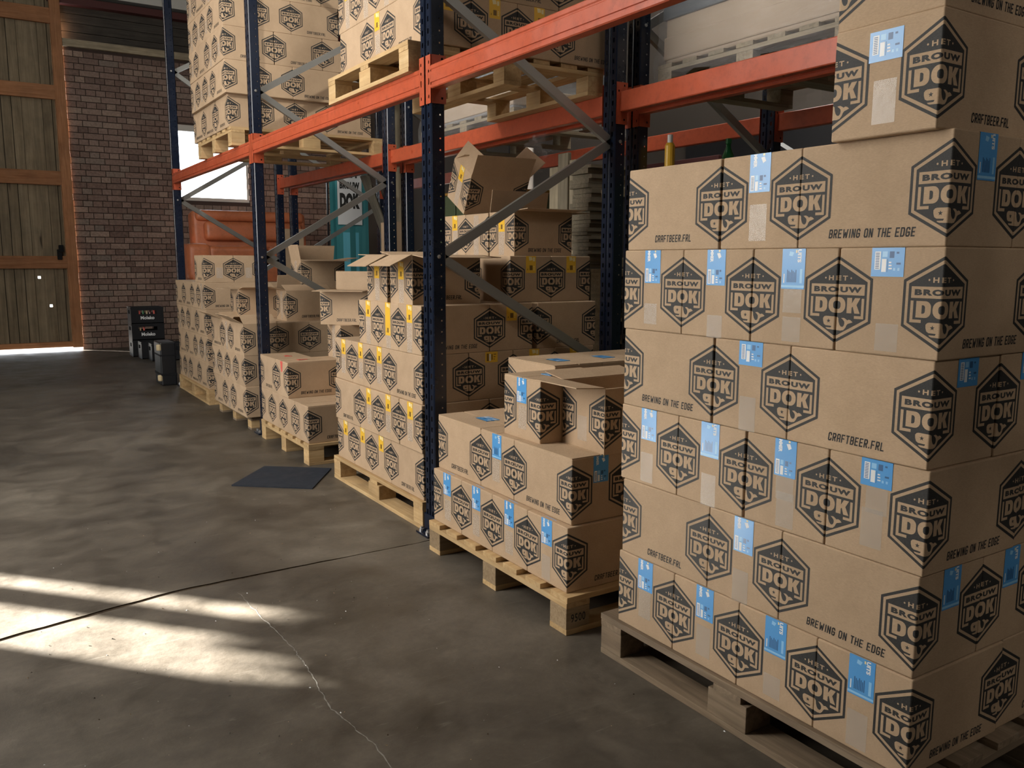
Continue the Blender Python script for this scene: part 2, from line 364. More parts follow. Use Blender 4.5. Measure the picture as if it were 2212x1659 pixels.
# labels: local frame faces -y, x to the right, top edge at z = 0
def rect(mb, x0, x1, z0, z1, m, l):
    mb.poly([(x0, -l, z0), (x1, -l, z0), (x1, -l, z1), (x0, -l, z1)], m)
def vtext(mb, txt, xc, zc, length, h, m, l, off=.03):
    """text running downwards"""
    bm = fit(text_bm(txt, off), 0, length, 0, h, 0)
    for v in bm.verts: v.co = (xc-h/2+v.co.z, -l, zc+length/2-v.co.x)
    mb.bm(bm, m); bm.free()
def label_mesh(kind):
    mb = MB(); a, b, c = .0008, .0010, .0012
    if kind == 'A':
        w, h = .066, .094; rect(mb, -w/2, w/2, -h, 0, BLUE, a)
        mb.poly([(-w/2, -a, 0), (w/2, -a, 0), (w/2, .02, .0006), (-w/2, .02, .0006)], BLUE)
        vtext(mb, 'MMER', -.016, -.017, .032, .011, WHITE, b, .05)
        mb.poly([(.002, -b, -.010), (.013, -b, -.008), (.018, -b, -.019), (.009, -b, -.024)], WHITE)
        rect(mb, .008, .014, -.006, -.001, YEL_L, c)
        rect(mb, -.029, -.017, -.090, -.052, WHITE, b)
        for i in range(9): rect(mb, -.027, -.019, -.087+i*.0036, -.087+i*.0036+.0016, BLUE_D, c)
        rect(mb, -.014, -.005, -.064, -.052, BLUE_L, b); rect(mb, -.014, -.005, -.090, -.067, WHITE, b)
        rect(mb, .000, .010, -.066, -.053, BLUE_D, b); rect(mb, .013, .019, -.058, -.053, BLUE_D, b)
        for i in range(3): rect(mb, .000, .006+.001*i, -.074-i*.0065, -.071-i*.0065, WHITE, b)
        rect(mb, .013, .023, -.077, -.073, BLUE_D, b); rect(mb, .014, .019, -.088, -.082, BLUE_L, b)
    elif kind == 'B':
        w, h = .068, .096; rect(mb, -w/2, w/2, -h, 0, BLUE, a)
        mb.poly([(-w/2, -a, 0), (w/2, -a, 0), (w/2, .02, .0006), (-w/2, .02, .0006)], BLUE)
        vtext(mb, 'UITS', .017, -.017, .031, .011, WHITE, b, .05)
        mb.poly([(-.012, -b, -.006), (.001, -b, -.009), (-.004, -b, -.018), (-.014, -b, -.016)], BLUE_L)
        rect(mb, .006, .010, -.010, -.003, YEL_L, c)
        for i in range(7): rect(mb, -.018+i*.0042, -.0155+i*.0042, -.080, -.050-.003*(i % 3), BLUE_D, b)
        rect(mb, -.028, -.025, -.082, -.060, WHITE, b); rect(mb, .020, .027, -.082, -.048, BLUE_L, b)
        rect(mb, -w/2, w/2, -.0925, -.087, BLUE_L, b)
    elif kind == 'C':
        w, h = .078, .062; rect(mb, -w/2, w/2, -h, 0, BLUE, a)
        mb.poly([(-w/2, -a, 0), (w/2, -a, 0), (w/2, .02, .0006), (-w/2, .02, .0006)], BLUE)
        rect(mb, -.031, -.017, -.047, -.008, WHITE, b)
        for i in range(10): rect(mb, -.029, -.020, -.045+i*.0036, -.045+i*.0036+.0017, BLUE_D, c)
        rect(mb, -.013, -.001, -.020, -.008, BLUE_L, b); rect(mb, -.014, -.003, -.052, -.024, WHITE, b)
        rect(mb, -.0005, .0005, -.052, -.024, BLUE_D, b)
        rect(mb, .004, .015, -.022, -.008, BLUE_D, b); rect(mb, .020, .026, -.013, -.009, BLUE_D, b)
        for i in range(3): rect(mb, .003, .009+.001*i, -.033-i*.0065, -.030-i*.0065, WHITE, b)
        rect(mb, .021, .031, -.036, -.032, BLUE_D, b); rect(mb, .014, .019, -.049, -.043, BLUE_L, b); rect(mb, .024, .029, -.049, -.043, BLUE_L, b)
    elif kind in ('Y', 'Z'):
        w, h = .060, (.085 if kind == 'Y' else .165); rect(mb, -w/2, w/2, -h, 0, YELLOW, a)
        mb.poly([(-w/2, -a, 0), (w/2, -a, 0), (w/2, .02, .0006), (-w/2, .02, .0006)], YELLOW)
        mb.poly([(-.014, -b, -.003), (.006, -b, -.004), (.010, -b, -.020), (-.010, -b, -.023)], YEL_L)
        rect(mb, .012, .024, -.026, -.006, YEL_L, b)
        rect(mb, -.008, .010, -h+.014, -h+.038, YEL_D, b); rect(mb, -.021, -.018, -h+.013, -h+.022, YEL_D, b)
        for i in range(3): rect(mb, .016, .022, -h+.014+i*.008, -h+.018+i*.008, YEL_L, b)
    elif kind == 'V':
        w, h = .070, .052; rect(mb, -w/2, w/2, -h, 0, YELLOW, a)
        rect(mb, -.027, -.016, -.045, -.008, YEL_D, b); rect(mb, -.013, -.004, -.045, -.010, WHITE, b); rect(mb, .000, .006, -.040, -.012, YEL_D, b)
        for i in range(3): rect(mb, .012, .026-.004*i, -.015-i*.012, -.011-i*.012, YEL_D, b)
    elif kind == 'R':
        mb.poly([(-.026, -a, 0), (.026, -a, 0), (.014, -a, -.070), (-.010, -a, -.070)], REDTAPE)
        mb.poly([(-.026, -a, 0), (.026, -a, 0), (.026, .05, .0008), (-.026, .05, .0008)], REDTAPE)
    return mb.mesh('label', fix=False)
LABELS = {k: label_mesh(k) for k in 'ABCYZVR'}
LABNAME = {'A': 'blue_label', 'B': 'blue_label', 'C': 'blue_label', 'Y': 'yellow_label', 'Z': 'yellow_label', 'V': 'yellow_label', 'R': 'red_tape'}
def tape_mesh(h, w=.052, seed=0):
    rnd = random.Random(seed); mb = MB(); n = max(3, int(h/.018))
    for i in range(n):
        for j in range(3):
            q = []
            for a, b in ((i, j), (i, j+1), (i+1, j+1), (i+1, j)):
                r2 = random.Random(seed*97+a*13+b); q.append((-w/2+w*b/3, -.0005-.00022*r2.random(), -h*a/n))
            mb.poly(q, TAPE)
    return mb.mesh('tape', fix=False)
TAPES = {h: tape_mesh(h, .054, int(h*1000)) for h in (.06, .09, .15, .22)}

# ------------------------------------------------------------------ cartons
def carton_body(seed):
    rnd = random.Random(seed); bm = bmesh.new(); bmesh.ops.create_cube(bm, size=1)
    for v in bm.verts: v.co = (v.co.x*BL, v.co.y*BW, (v.co.z+.5)*BH)
    bmesh.ops.bevel(bm, geom=list(bm.edges), offset=RAD, segments=3, affect='EDGES', profile=.5)
    mb = MB(); mb.bm(bm, KRAFT); bm.free(); me = mb.mesh('carton_body')
    me.polygons.foreach_set('use_smooth', [p.area < .004 for p in me.polygons]); return me
BODY = carton_body(1)
def open_shell():
    t = .004; mb = MB(); x, y = BL/2, BW/2
    mb.box((-x, -y, 0), (x, y, t), KRAFT)
    mb.box((-x, -y, t), (-x+t, y, BH), KRAFT); mb.box((x-t, -y, t), (x, y, BH), KRAFT)
    mb.box((-x+t, -y, t), (x-t, -y+t, BH), KRAFT); mb.box((-x+t, y-t, t), (x-t, y, BH), KRAFT)
    return mb.mesh('open_carton_body')
OPEN = open_shell()
def flap_mesh(w):
    mb = MB(); d = BW/2-.002
    mb.box((-w/2+.002, 0, -.0035), (w/2-.002, d, 0), KRAFT); return mb.mesh('flap')
FLAPL, FLAPS = flap_mesh(BL), flap_mesh(BW)
FLAPTOP = box_mesh(BL-.004, BW/2-.0035, .003, KRAFT)
BOXES = {}
def carton(x, y, z, long, label, group, slogan=None, lab=None, tape=(), end='x', lz=0., open_=None, yaw=0., top=False, h=None, lx=0., tone=None, logos=(0, 1, 3), top_lab=None, name='cardboard_box'):
    """(x, y) = corner with the least x and y; long = 'x' or 'y' (direction of the long side)"""
    sx, sy = (BL, BW) if long == 'x' else (BW, BL)
    c = Vector((x+sx/2, y+sy/2, z)); rz = 0 if long == 'x' else PI/2
    if yaw:
        c = Vector((x, y, z)) + Matrix.Rotation(yaw, 3, 'Z') @ Vector((sx/2, sy/2, 0))
    root = thing(name, label, 'box', c, (0, 0, rz+yaw), group)
    if h: root.scale[2] = h/BH
    Ri = Matrix.Rotation(-rz, 3, 'Z'); v = tone or random.uniform(.93, 1.06); kids = []
    def child(nm, me, p, ang=0., lbl=None):
        p = Ri @ Vector(p); o = link(nm, me, root, p, (0, 0, ang-rz), lbl); o.color = (v, v*.995, v*.985, 1); return o
    o = link('body', OPEN if open_ else BODY, root); o.color = (v, v*.995, v*.985, 1)
    for k in logos:      # 0: (-x,-y)  1: (+x,-y)  2: (+x,+y)  3: (-x,+y)
        px = (-sx/2, sx/2, sx/2, -sx/2)[k]; py = (-sy/2, -sy/2, sy/2, sy/2)[k]
        child('printed_logo', LOGO, (px, py, BH/2), k*PI/2)
    if slogan:
        if long == 'x': child('slogan_lettering', SLOGAN[slogan], (.008, -sy/2, .022))
        else: child('slogan_lettering', SLOGAN[slogan], (-sx/2, -.008, .022), -PI/2)
    fx = long == 'x'     # the short end we see: -x when long in x, else -y
    def on_end(nm, me, dz, off=0.):
        if fx: child(nm, me, (-sx/2, -off, dz), -PI/2)
        else: child(nm, me, (off, -sy/2, dz))
    if lab: on_end(LABNAME[lab], LABELS[lab], BH-.0005+lz, lx)
    for (zt, ht) in tape: on_end('clear_tape', TAPES[ht], zt, random.uniform(-.006, .006))
    if top:
        for s in (-1, 1):
            o = link('top_flap', FLAPTOP, root, (0, s*(BW/4+.001), BH)); o.color = (v, v*.995, v*.985, 1)
    if top_lab: link('top_label', LABELS[top_lab], root, (-BL/2+.11, 0, BH+.0042), (-PI/2, 0, PI/2))
    if open_:
        for side, ang in open_.items():    # side in local frame: 'l-' 'l+' long sides (-y, +y), 's-' 's+' short ends (-x, +x)
            a = math.radians(ang)
            if side[0] == 'l':
                s = -1 if side[1] == '-' else 1
                o = link('flap', FLAPL, root, (0, s*BW/2, BH), (0, 0, 0))
                o.rotation_euler = (Matrix.Rotation(0 if s < 0 else PI, 3, 'Z') @ Matrix.Rotation(a, 3, 'X')).to_euler()
            else:
                s = -1 if side[1] == '-' else 1
                o = link('flap', FLAPS, root, (s*BL/2, 0, BH))
                o.rotation_euler = (Matrix.Rotation(-PI/2 if s < 0 else PI/2, 3, 'Z') @ Matrix.Rotation(a, 3, 'X')).to_euler()
            o.color = (v, v*.995, v*.985, 1)
    return root
ORD = ['', 'first', 'second', 'third', 'fourth', 'fifth', 'sixth', 'seventh', 'eighth']
ROWN = ['', 'bottom row', 'second row', 'third row', 'fourth row', 'fifth row', 'sixth row', 'top row']
def row_x(stack, group, x, y0, z, r, spec, extra=''):
    """a row of cartons along the aisle face, from the near end; spec: list of (kind, dict); kind 'w' = short end seen, 'L' = long side seen, 'g..' = gap"""
    y = y0; k = 0
    for kd, kw in spec:
        if kd == 'g': y += kw; continue
        k += 1
        kw = dict(kw); dx = kw.pop('dx', 0.)
        d = kw.pop('d', None) or {'A': 'carton with blue label', 'B': 'carton with blue label', 'C': 'carton with short blue label', 'Y': 'carton with yellow label', 'Z': 'carton with long yellow label', 'R': 'carton with red tape'}.get(kw.get('lab'), 'long-side-out carton' if kd == 'L' else 'taped carton' if kw.get('tape') else 'plain carton')
        if kw.get('open_'): d = 'open ' + d
        lb = f"{d}, {ORD[k]} from near end, {ROWN[r]} of {stack}"
        carton(x+dx, y, z, 'x' if kd == 'w' else 'y', lb, group, **kw)
        y += .25 if kd == 'w' else .369

# ------------------------------------------------------------------ floor, walls, door, window
def jag(p, q, n, amp, seed):
    r = random.Random(seed); out = []
    for i in range(n):
        t = i/n; out.append((p[0]+(q[0]-p[0])*t + r.uniform(-amp, amp)*.3, p[1]+(q[1]-p[1])*t + r.uniform(-amp, amp)))
    return out
XL, XR, YB, YF = -2.2, 5.6, -3.0, 13.3
JP = [(XL, 2.60), (-.6, 2.99), (-.01, 3.193), (.572, 3.323), (1.1, 3.345), (1.544, 3.349), (2.6, 3.40), (XR, 3.55)]
def line_pts(P, n, amp, seed):
    out = []
    for a, b in zip(P, P[1:]): out += jag(a, b, max(2, int(n*abs(b[0]-a[0]))), amp, seed+len(out))
    out.append(P[-1]); return out
lo = line_pts(JP, 16, .003, 3); r_ = random.Random(5)
wid = lambda x: .024 if x < .65 else max(.006, .024-.025*(x-.65))
hi = [(x, y+wid(x)+r_.uniform(-.002, .003)) for x, y in lo]
mb = MB(); D = .004
for i in range(len(lo)-1):
    a, b, c, d = lo[i], lo[i+1], hi[i+1], hi[i]
    mb.poly([(a[0], YB, 0), (b[0], YB, 0), (b[0], b[1], 0), (a[0], a[1], 0)], CONCRETE)
    mb.poly([(d[0], d[1], 0), (c[0], c[1], 0), (c[0], YF+.6, 0), (d[0], YF+.6, 0)], CONCRETE)
    mb.poly([(a[0], a[1], 0), (b[0], b[1], 0), (b[0], b[1], -D), (a[0], a[1], -D)], DIRT)
    mb.poly([(d[0], d[1], 0), (c[0], c[1], 0), (c[0], c[1], -D), (d[0], d[1], -D)], DIRT)
    mb.poly([(a[0], a[1], -D), (b[0], b[1], -D), (c[0], c[1], -D), (d[0], d[1], -D)], DIRT)
floor = struct(link('floor', mb.mesh('floor', fix=False)))
mb = MB(); ck = line_pts([(.775, 3.20), (.785, 2.95), (.805, 2.62), (.80, 2.474), (.775, 2.2), (.81, 1.95), (.80, 1.5)], 1, 0, 9)
pts = []
for a, b in zip(ck, ck[1:]):
    for t in range(8): pts.append((a[0]+(b[0]-a[0])*t/8+r_.uniform(-.004, .004), a[1]+(b[1]-a[1])*t/8))
for p, q in zip(pts, pts[1:]):
    w1, w2 = r_.uniform(.0004, .0024), r_.uniform(.0004, .0024)
    mb.poly([(p[0]-w1, p[1], .0006), (p[0]+w1, p[1], .0006), (q[0]+w2, q[1], .0006), (q[0]-w2, q[1], .0006)], FILLER)
struct(link('crack', mb.mesh('crack', fix=False), floor))
mb = MB()
for i in range(240):
    x, y = r_.uniform(.05, 1.75), r_.uniform(1.3, 4.6); s = r_.uniform(.0012, .0042)
    if r_.random() < .85 and x > 1.55 and y > 2.1: continue
    a = r_.uniform(0, 3); dx, dy = s*math.cos(a), s*math.sin(a)
    m_ = r_.choice([FILLER, WHITE, DIRT, KRAFT, FILLER])
    mb.poly([(x-dx, y-dy, .0008), (x+dy*.6, y-dx*.6, .0008), (x+dx, y+dy, .0008), (x, y, s)], m_); mb.poly([(x-dx, y-dy, .0008), (x, y, s), (x+dx, y+dy, .0008), (x-dy*.6, y+dx*.6, .0008)], m_)
o = link('debris', mb.mesh('debris', fix=False)); tag(o, 'tiny crumbs and paper scraps scattered over the concrete floor', 'debris', kind='stuff')

# back wall
YW = YF
CB, SB = .0830, .2490           # brick course height and stretcher length
WX0, WX1, WZ0, WZ1 = 2.645, 3.67, 2.130, 3.215       # window opening
DX1 = 1.245                     # door's right edge
WTOP = 4.10
mb = MB()
for a, b in (((DX1, 0), (XR, WZ0)), ((DX1, WZ0), (WX0, WZ1)), ((WX1, WZ0), (XR, WZ1)), ((DX1, WZ1), (XR, WTOP))):
    mb.box((a[0], YW+.008, a[1]), (b[0], YW+.22, b[1]), MORTAR)
wall = struct(link('wall_back', mb.mesh('wall_back')))
bricks = []
nr = int(WTOP/CB)
for r in range(nr):
    z = r*CB; head = r % 2 == 0; ln = SB/2 if head else SB; x = DX1 - (0 if head else SB/4) + (SB/8 if head and False else 0)
    while x < 6.2:
        a, b = max(x, DX1), x+ln; zc = z+CB/2
        cut = WZ0-.02 < zc < WZ1+.02 and b > WX0+.004 and a < WX1-.004
        if cut:
            if a < WX0 < b: b = WX0+.012
            elif a < WX1 < b: a = WX1-.012
            else: x += ln; continue
        if b-a > .03: bricks.append((a, b, z))
        x += ln
def in_view(q): return q[0] < 2.62 and .88 < q[2] < 3.95
near = [q for q in bricks if in_view(q)]
near.sort(key=lambda q: (q[0] > 2.1, -(q[1]-q[0]), q[0])); single = set(near[:300])
BM = {}
def brick_mesh(w):
    k = round(w, 3)
    if k not in BM:
        m_ = MB(); m_.box((-w/2+.005, -.004, .0055), (w/2-.005, .03, CB-.0055), BRICK); BM[k] = m_.mesh('brick')
    return BM[k]
for (a, b, z) in single:
    link('brick', brick_mesh(b-a), wall, ((a+b)/2, YW+r_.uniform(-.003, .003), z+r_.uniform(-.001, .001)))
mb = MB(); tones = []
for q in bricks:
    if q in single: continue
    a, b, z = q; dy = r_.uniform(-.003, .003); n = len(mb.f)
    mb.box((a+.005, YW-.004+dy, z+.0055), (b-.005, YW+.03, z+CB-.0055), BRICK); tones += [r_.random()]*(len(mb.f)-n)
me = mb.mesh('bricks', fix=False); at = me.attributes.new('tone', 'FLOAT', 'FACE'); at.data.foreach_set('value', tones)
o = link('bricks', me, wall); o['kind'] = 'stuff'
# timber above the brickwork
struct(link('trim_1', box_mesh(XR-DX1, .16, .095, BEAMWOOD), None, ((XR+DX1)/2, YW+.02, WTOP+.004), label='pale timber plate lying on the brick wall'))
wb = struct(link('wall_back_upper', box_mesh(XR-DX1+.2, .05, .80, DARKWOOD), None, ((XR+DX1)/2, YW+.16, WTOP+.10)))
for i in range(4): link('plank', box_mesh(XR-DX1, .03, .112, DARKWOOD), wb, (0, -.04-.006*(i % 2), .012+i*.118))
struct(link('trim_2', box_mesh(XR-DX1+.3, .14, .09, MAROON), None, ((XR+DX1)/2, YW+.03, 4.655), label='dark red roof purlin'))
struct(link('trim_3', box_mesh(XR-XL, .20, .14, FRAMEWHITE), None, ((XR+XL)/2, YW+.08, 4.80), label='pale roof edge beam'))
struct(link('wall_back_top', box_mesh(XR-XL, .2, 1.6, PLASTER), None, ((XR+XL)/2, YW+.30, 4.6)))
# plank door
door = struct(link('door_1', None, None, (0, 0, 0)))
px = -1.30; k = 0
while px < 1.115:
    w_ = .1185; x1 = min(px+w_, 1.118); zb, zt = .055, 4.95; y_ = YW-.01+r_.uniform(-.002, .002)
    hole = {17: 1.02, 18: .63}.get(k)
    if px < -.2: hole = None
    mb = MB(); ws = x1-px
    if hole:
        hx = ws*.45; s = .017
        for a, b, c, d in ((-ws/2, ws/2, zb, hole-s), (-ws/2, ws/2, hole+s, zt), (-ws/2, -ws/2+hx-s, hole-s, hole+s), (-ws/2+hx+s, ws/2, hole-s, hole+s)):
            mb.box((c, a, 0), (d, b, .026), DOORWOOD)
    else: mb.box((zb, -ws/2, 0), (zt, ws/2, .008), DARKWOOD); mb.box((zb, -ws/2+.004, .008), (zt, ws/2-.004, .026+.004*(k % 2)), DOORWOOD, .002)
    o = link('plank', mb.mesh('plank'), door, ((px+x1)/2, y_+.026, 0)); o.rotation_euler = (PI/2, -PI/2, 0)
    o.matrix_local = Matrix(((0, 1, 0, (px+x1)/2), (0, 0, -1, y_+.026), (1, 0, 0, 0), (0, 0, 0, 1)))
    px += w_; k += 1
for z0_, z1_ in ((4.365, 4.56), (3.39, 3.575), (2.262, 2.45), (1.14, 1.31), (.055, .13)):
    link('rail', box_mesh(2.42, .05, z1_-z0_, FRAMEWOOD, .004), door, (-.092, YW-.036, z0_))
def vert(name, sx, sy, z0, z1, m, x, y, parent=None, bev=.004):
    b_ = MB(); b_.box((z0, -sy/2, -sx/2), (z1, sy/2, sx/2), m, bev); o = link(name, b_.mesh(name), parent)
    o.matrix_local = Matrix(((0, 0, 1, x), (0, -1, 0, y), (1, 0, 0, 0), (0, 0, 0, 1))); return o
vert('stile', .128, .06, .045, 4.95, FRAMEWOOD, 1.180, YW-.042, door)
mb = MB(); mb.box((1.00, YW-.085, 1.26), (1.06, YW-.06, 1.40), HOLE, .006); mb.box((1.02, YW-.10, 1.36), (1.085, YW-.075, 1.46), HOLE, .01)
link('latch', mb.mesh('latch'), door, label='dark iron latch')
# outside: pale yard seen under the door and through the window
# window
win = struct(link('window_1', None))
mb = MB(); fw = .05
for a, b in (((WX0, WZ0), (WX1, WZ0+fw)), ((WX0, WZ1-.09), (WX1, WZ1)), ((WX0, WZ0+fw), (WX0+fw*.6, WZ1-.09)), ((WX1-fw*.7, WZ0+fw), (WX1, WZ1-.09))):
    mb.box((a[0], YW+.03, a[1]), (b[0], YW+.10, b[1]), FRAMEWHITE)
link('frame', mb.mesh('window_frame'), win); mb = MB(); mb.box((WX0+fw*.6, YW+.060, WZ0+fw), (WX1-fw*.7, YW+.064, WZ1-.09), GLASS); link('pane', mb.mesh('pane'), win)
# the unseen shell: left wall with slots shaped for the sun patch, front wall, right wall, roof
def wall_x(name, x, holes, m, t=.15):
    ys = sorted({YB, YF+.25, *[h[0] for h in holes], *[h[1] for h in holes]}); b_ = MB()
    for a, b in zip(ys, ys[1:]):
        zs = [0]; hs = sorted([h for h in holes if h[0] <= (a+b)/2 <= h[1]], key=lambda h: h[2])
        for h in hs: 
            if h[2] > zs[-1]: b_.box((x-t, a, zs[-1]), (x, b, h[2]), m)
            zs.append(h[3])
        if zs[-1] < 6: b_.box((x-t, a, zs[-1]), (x, b, 6), m)
    return struct(link(name, b_.mesh(name)))
SX = XL; sh = (0-SX)*1.1075       # the sun's path from the floor back to the left wall
SB1, SB2, SB3, SB4 = 3.17+sh, 3.685+sh, 3.785+sh, 4.03+sh
def ragged(a, b, lo, hi):      # unseen opening, its top shaped in random steps so the sun patch fades out
    n = max(2, int((b-a)/.035)); rr = random.Random(int(a*100)); return [(a+(b-a)*i/n, a+(b-a)*(i+1)/n, .10, rr.uniform(lo, hi)) for i in range(n)]
wall_x('wall_left', XL, ragged(SB1-.03, SB2+.02, 1.10, 1.62) + ragged(SB3-.02, SB4+.035, 1.22, 1.66), PLASTER)
wall_x('wall_right', XR+.15, [], DARKWALL)
mb = MB(); mb.box((XL-.15, YB-.2, 0), (XR+.15, YB, 6), PLASTER); struct(link('wall_front', mb.mesh('wall_front')))
mb = MB(); mb.box((XL-.15, YB-.2, 6), (XR+.15, YF+.6, 6.12), ROOF); struct(link('ceiling', mb.mesh('ceiling')))
mb = MB(); mb.box((XL-.15, YW+.1, 4.95), (DX1, YW+.3, 6), PLASTER); mb.box((XL-.15, YW+.0, 0), (-1.30, YW+.3, 4.95), PLASTER); struct(link('wall_back_side', mb.mesh('wall_back_side')))

# ------------------------------------------------------------------ pallet racking
def sheet(mb, P, U, V, us, vs, hole, m):
    P, U, V = Vector(P), Vector(U), Vector(V)
    for a, b in zip(us, us[1:]):
        run = None
        for c, d in zip(vs, vs[1:]):
            if hole((a+b)/2, (c+d)/2):
                if run is not None: mb.poly([P+U*a+V*run, P+U*b+V*run, P+U*b+V*c, P+U*a+V*c], m); run = None
            elif run is None: run = c
        if run is not None: mb.poly([P+U*a+V*run, P+U*b+V*run, P+U*b+V*vs[-1], P+U*a+V*vs[-1]], m)
PD, PW, PH = .067, .100, 3.75
def post_mesh():
    mb = MB(); ch = .005
    vs = [0]
    for i in range(int((PH-.06)/.05)): vs += [.04+i*.05, .04+i*.05+.022]
    vs.append(PH)
    inh = lambda z: z > .04 and ((z-.04) % .05) < .022 and z < PH-.03
    # aisle face (-x): slots in two columns, recessed groove in the middle
    cols = [ch, .018, .029, .040]
    for sgn in (0, 1):
        P, U = ((0, 0, 0), (0, 1, 0)) if not sgn else ((0, PW, 0), (0, -1, 0))
        sheet(mb, P, U, (0, 0, 1), cols, vs, lambda u, z: .018 < u < .029 and inh(z), NAVY)
    mb.poly([(.0, .040, 0), (.0, .040, PH), (.008, .044, PH), (.008, .044, 0)], NAVY); mb.poly([(.0, .060, 0), (.0, .060, PH), (.008, .056, PH), (.008, .056, 0)], NAVY)
    mb.poly([(.008, .044, 0), (.008, .056, 0), (.008, .056, PH), (.008, .044, PH)], NAVY)
    v2 = [0]
    for i in range(int((PH-.06)/.05)): v2 += [.05+i*.05, .05+i*.05+.0065]
    v2.append(PH); in2 = lambda z: z > .05 and ((z-.05) % .05) < .0065 and z < PH-.03
    for y in (0, PW): sheet(mb, (0, y, 0), (1, 0, 0), (0, 0, 1), [ch, .040, .0465, PD-ch], v2, lambda u, z: .040 < u < .0465 and in2(z), NAVY)
    for (x0, y0, x1, y1) in ((ch, 0, 0, ch), (ch, PW, 0, PW-ch), (PD-ch, 0, PD, ch), (PD-ch, PW, PD, PW-ch)):
        mb.poly([(x0, y0, 0), (x1, y1, 0), (x1, y1, PH), (x0, y0, PH)], NAVY)
    for a, b in ((ch, .022), (PW-.022, PW-ch)): mb.poly([(PD, a, 0), (PD, b, 0), (PD, b, PH), (PD, a, PH)], NAVY)
    return mb.mesh('post', fix=False)
POST = post_mesh()
mb = MB(); mb.box((-.05, -.02, 0), (.088, .105, .010), NAVY, .002); mb.box((-.006, -.006, .010), (.073, .104, .09), NAVY, .003)
for x, y in ((-.028, .02), (-.028, .085)): mb.lathe([(0, .030), (.008, .030), (.008, .022), (.013, .020), (.013, .010)], BOLT, 8, (x, y, 0))
FOOT = mb.mesh('foot_plate')
def brace_mesh(L):
    mb = MB(); w, d, t = .042, .026, .003
    mb.prism([(-d/2, -w/2), (d/2, -w/2), (d/2, -w/2+t), (-d/2+t, -w/2+t), (-d/2+t, w/2-t), (d/2, w/2-t), (d/2, w/2), (-d/2, w/2)], STEEL, 0, 0, L)
    return mb.mesh('brace')
def rack_frame(xf, xr, y, label, nodes, group='upright frames of the pallet racking'):
    """xf, xr: faces of the two posts towards the aisle; nodes: zigzag heights starting at the front post"""
    t = thing('rack_frame', label, 'rack frame', (xf, y, 0), group=group)
    for x, fl in ((0, 0), (xr-xf, 0)):
        link('post', POST, t, (x, 0, 0)); link('foot_plate', FOOT, t, (x, 0, 0))
    f = True
    for a, b in zip(nodes, nodes[1:]):
        xa, xb = (PD*.9, xr-xf+.012) if f else (xr-xf+.012, PD*.9); f = not f
        L = math.hypot(xb-xa, b-a); M = Matrix.Translation((xa, .05, a)) @ Matrix.Rotation(-math.atan2(b-a, xb-xa), 4, 'Y')
        o = link('brace', brace_mesh(L), t); o.matrix_local = M
        bo = MB(); bo.lathe([(0, .006), (.009, .005), (.009, 0)], BOLT, 8); q = link('bolt', bo.mesh('bolt'), t, (xa-.03 if xa < .5 else xa+.02, -.001, a), (PI/2, 0, 0))
    return t
XF1, XR1, XF2, XR2 = 1.734, 2.757, 2.908, 3.912
YP = (8.95, 6.14, 3.398, .60)
Z1 = [.13, .73, 1.29, 1.865, 2.44, 3.02, 3.6]; Z0 = [.10, .68, 1.26, 1.85, 2.44, 3.07, 3.62]
z0n = [.68, 1.26, 1.85, 2.44, 3.07, 3.62]
rack_frame(XF1, XR1, YP[0], 'navy rack frame standing before the bright window, by the black beer crates', [.68, 1.26, 1.85, 2.44, 3.07, 3.62])
rack_frame(XF1, XR1, YP[1], 'navy rack frame between the two front bays, amid half-open cartons', Z1)
rack_frame(XF1, XR1, YP[2], 'navy rack frame with foot plate by the low blue-labelled stack', Z1)
rack_frame(XF1, XR1, YP[3], 'navy rack frame in front of the tall blue-labelled stack', Z1)
rack_frame(XF2, XR2, YP[0], 'navy rear-row rack frame in front of the orange sofa', Z1)
rack_frame(XF2, XR2, YP[1], 'navy rear-row rack frame beside the upright brown carton', Z1)
rack_frame(XF2, XR2, YP[2], 'navy rear-row rack frame beside the banded film-wrapped load', Z1)
rack_frame(XF2, XR2, YP[3], 'navy rear-row rack frame behind the tall blue-labelled stack', Z1)
BZ0, BZ1, BT = 2.0084, 2.1056, .048
def beam_mesh(L, flip):
    h = BZ1-BZ0; p = [(0, .004), (.004, 0), (BT-.004, 0), (BT, .004), (BT, h-.004), (BT-.004, h), (.004, h), (0, h-.004), (0, h*.78+.004), (.003, h*.78), (.003, h*.74), (0, h*.74-.004), (0, h*.26), (.004, h*.24), (.004, h*.17), (0, h*.15)]
    if flip: p = [(BT-x, z) for x, z in p][::-1]
    mb = MB(); mb.prism(p, ORANGE, 1, 0, L); return mb.mesh('beam_body')
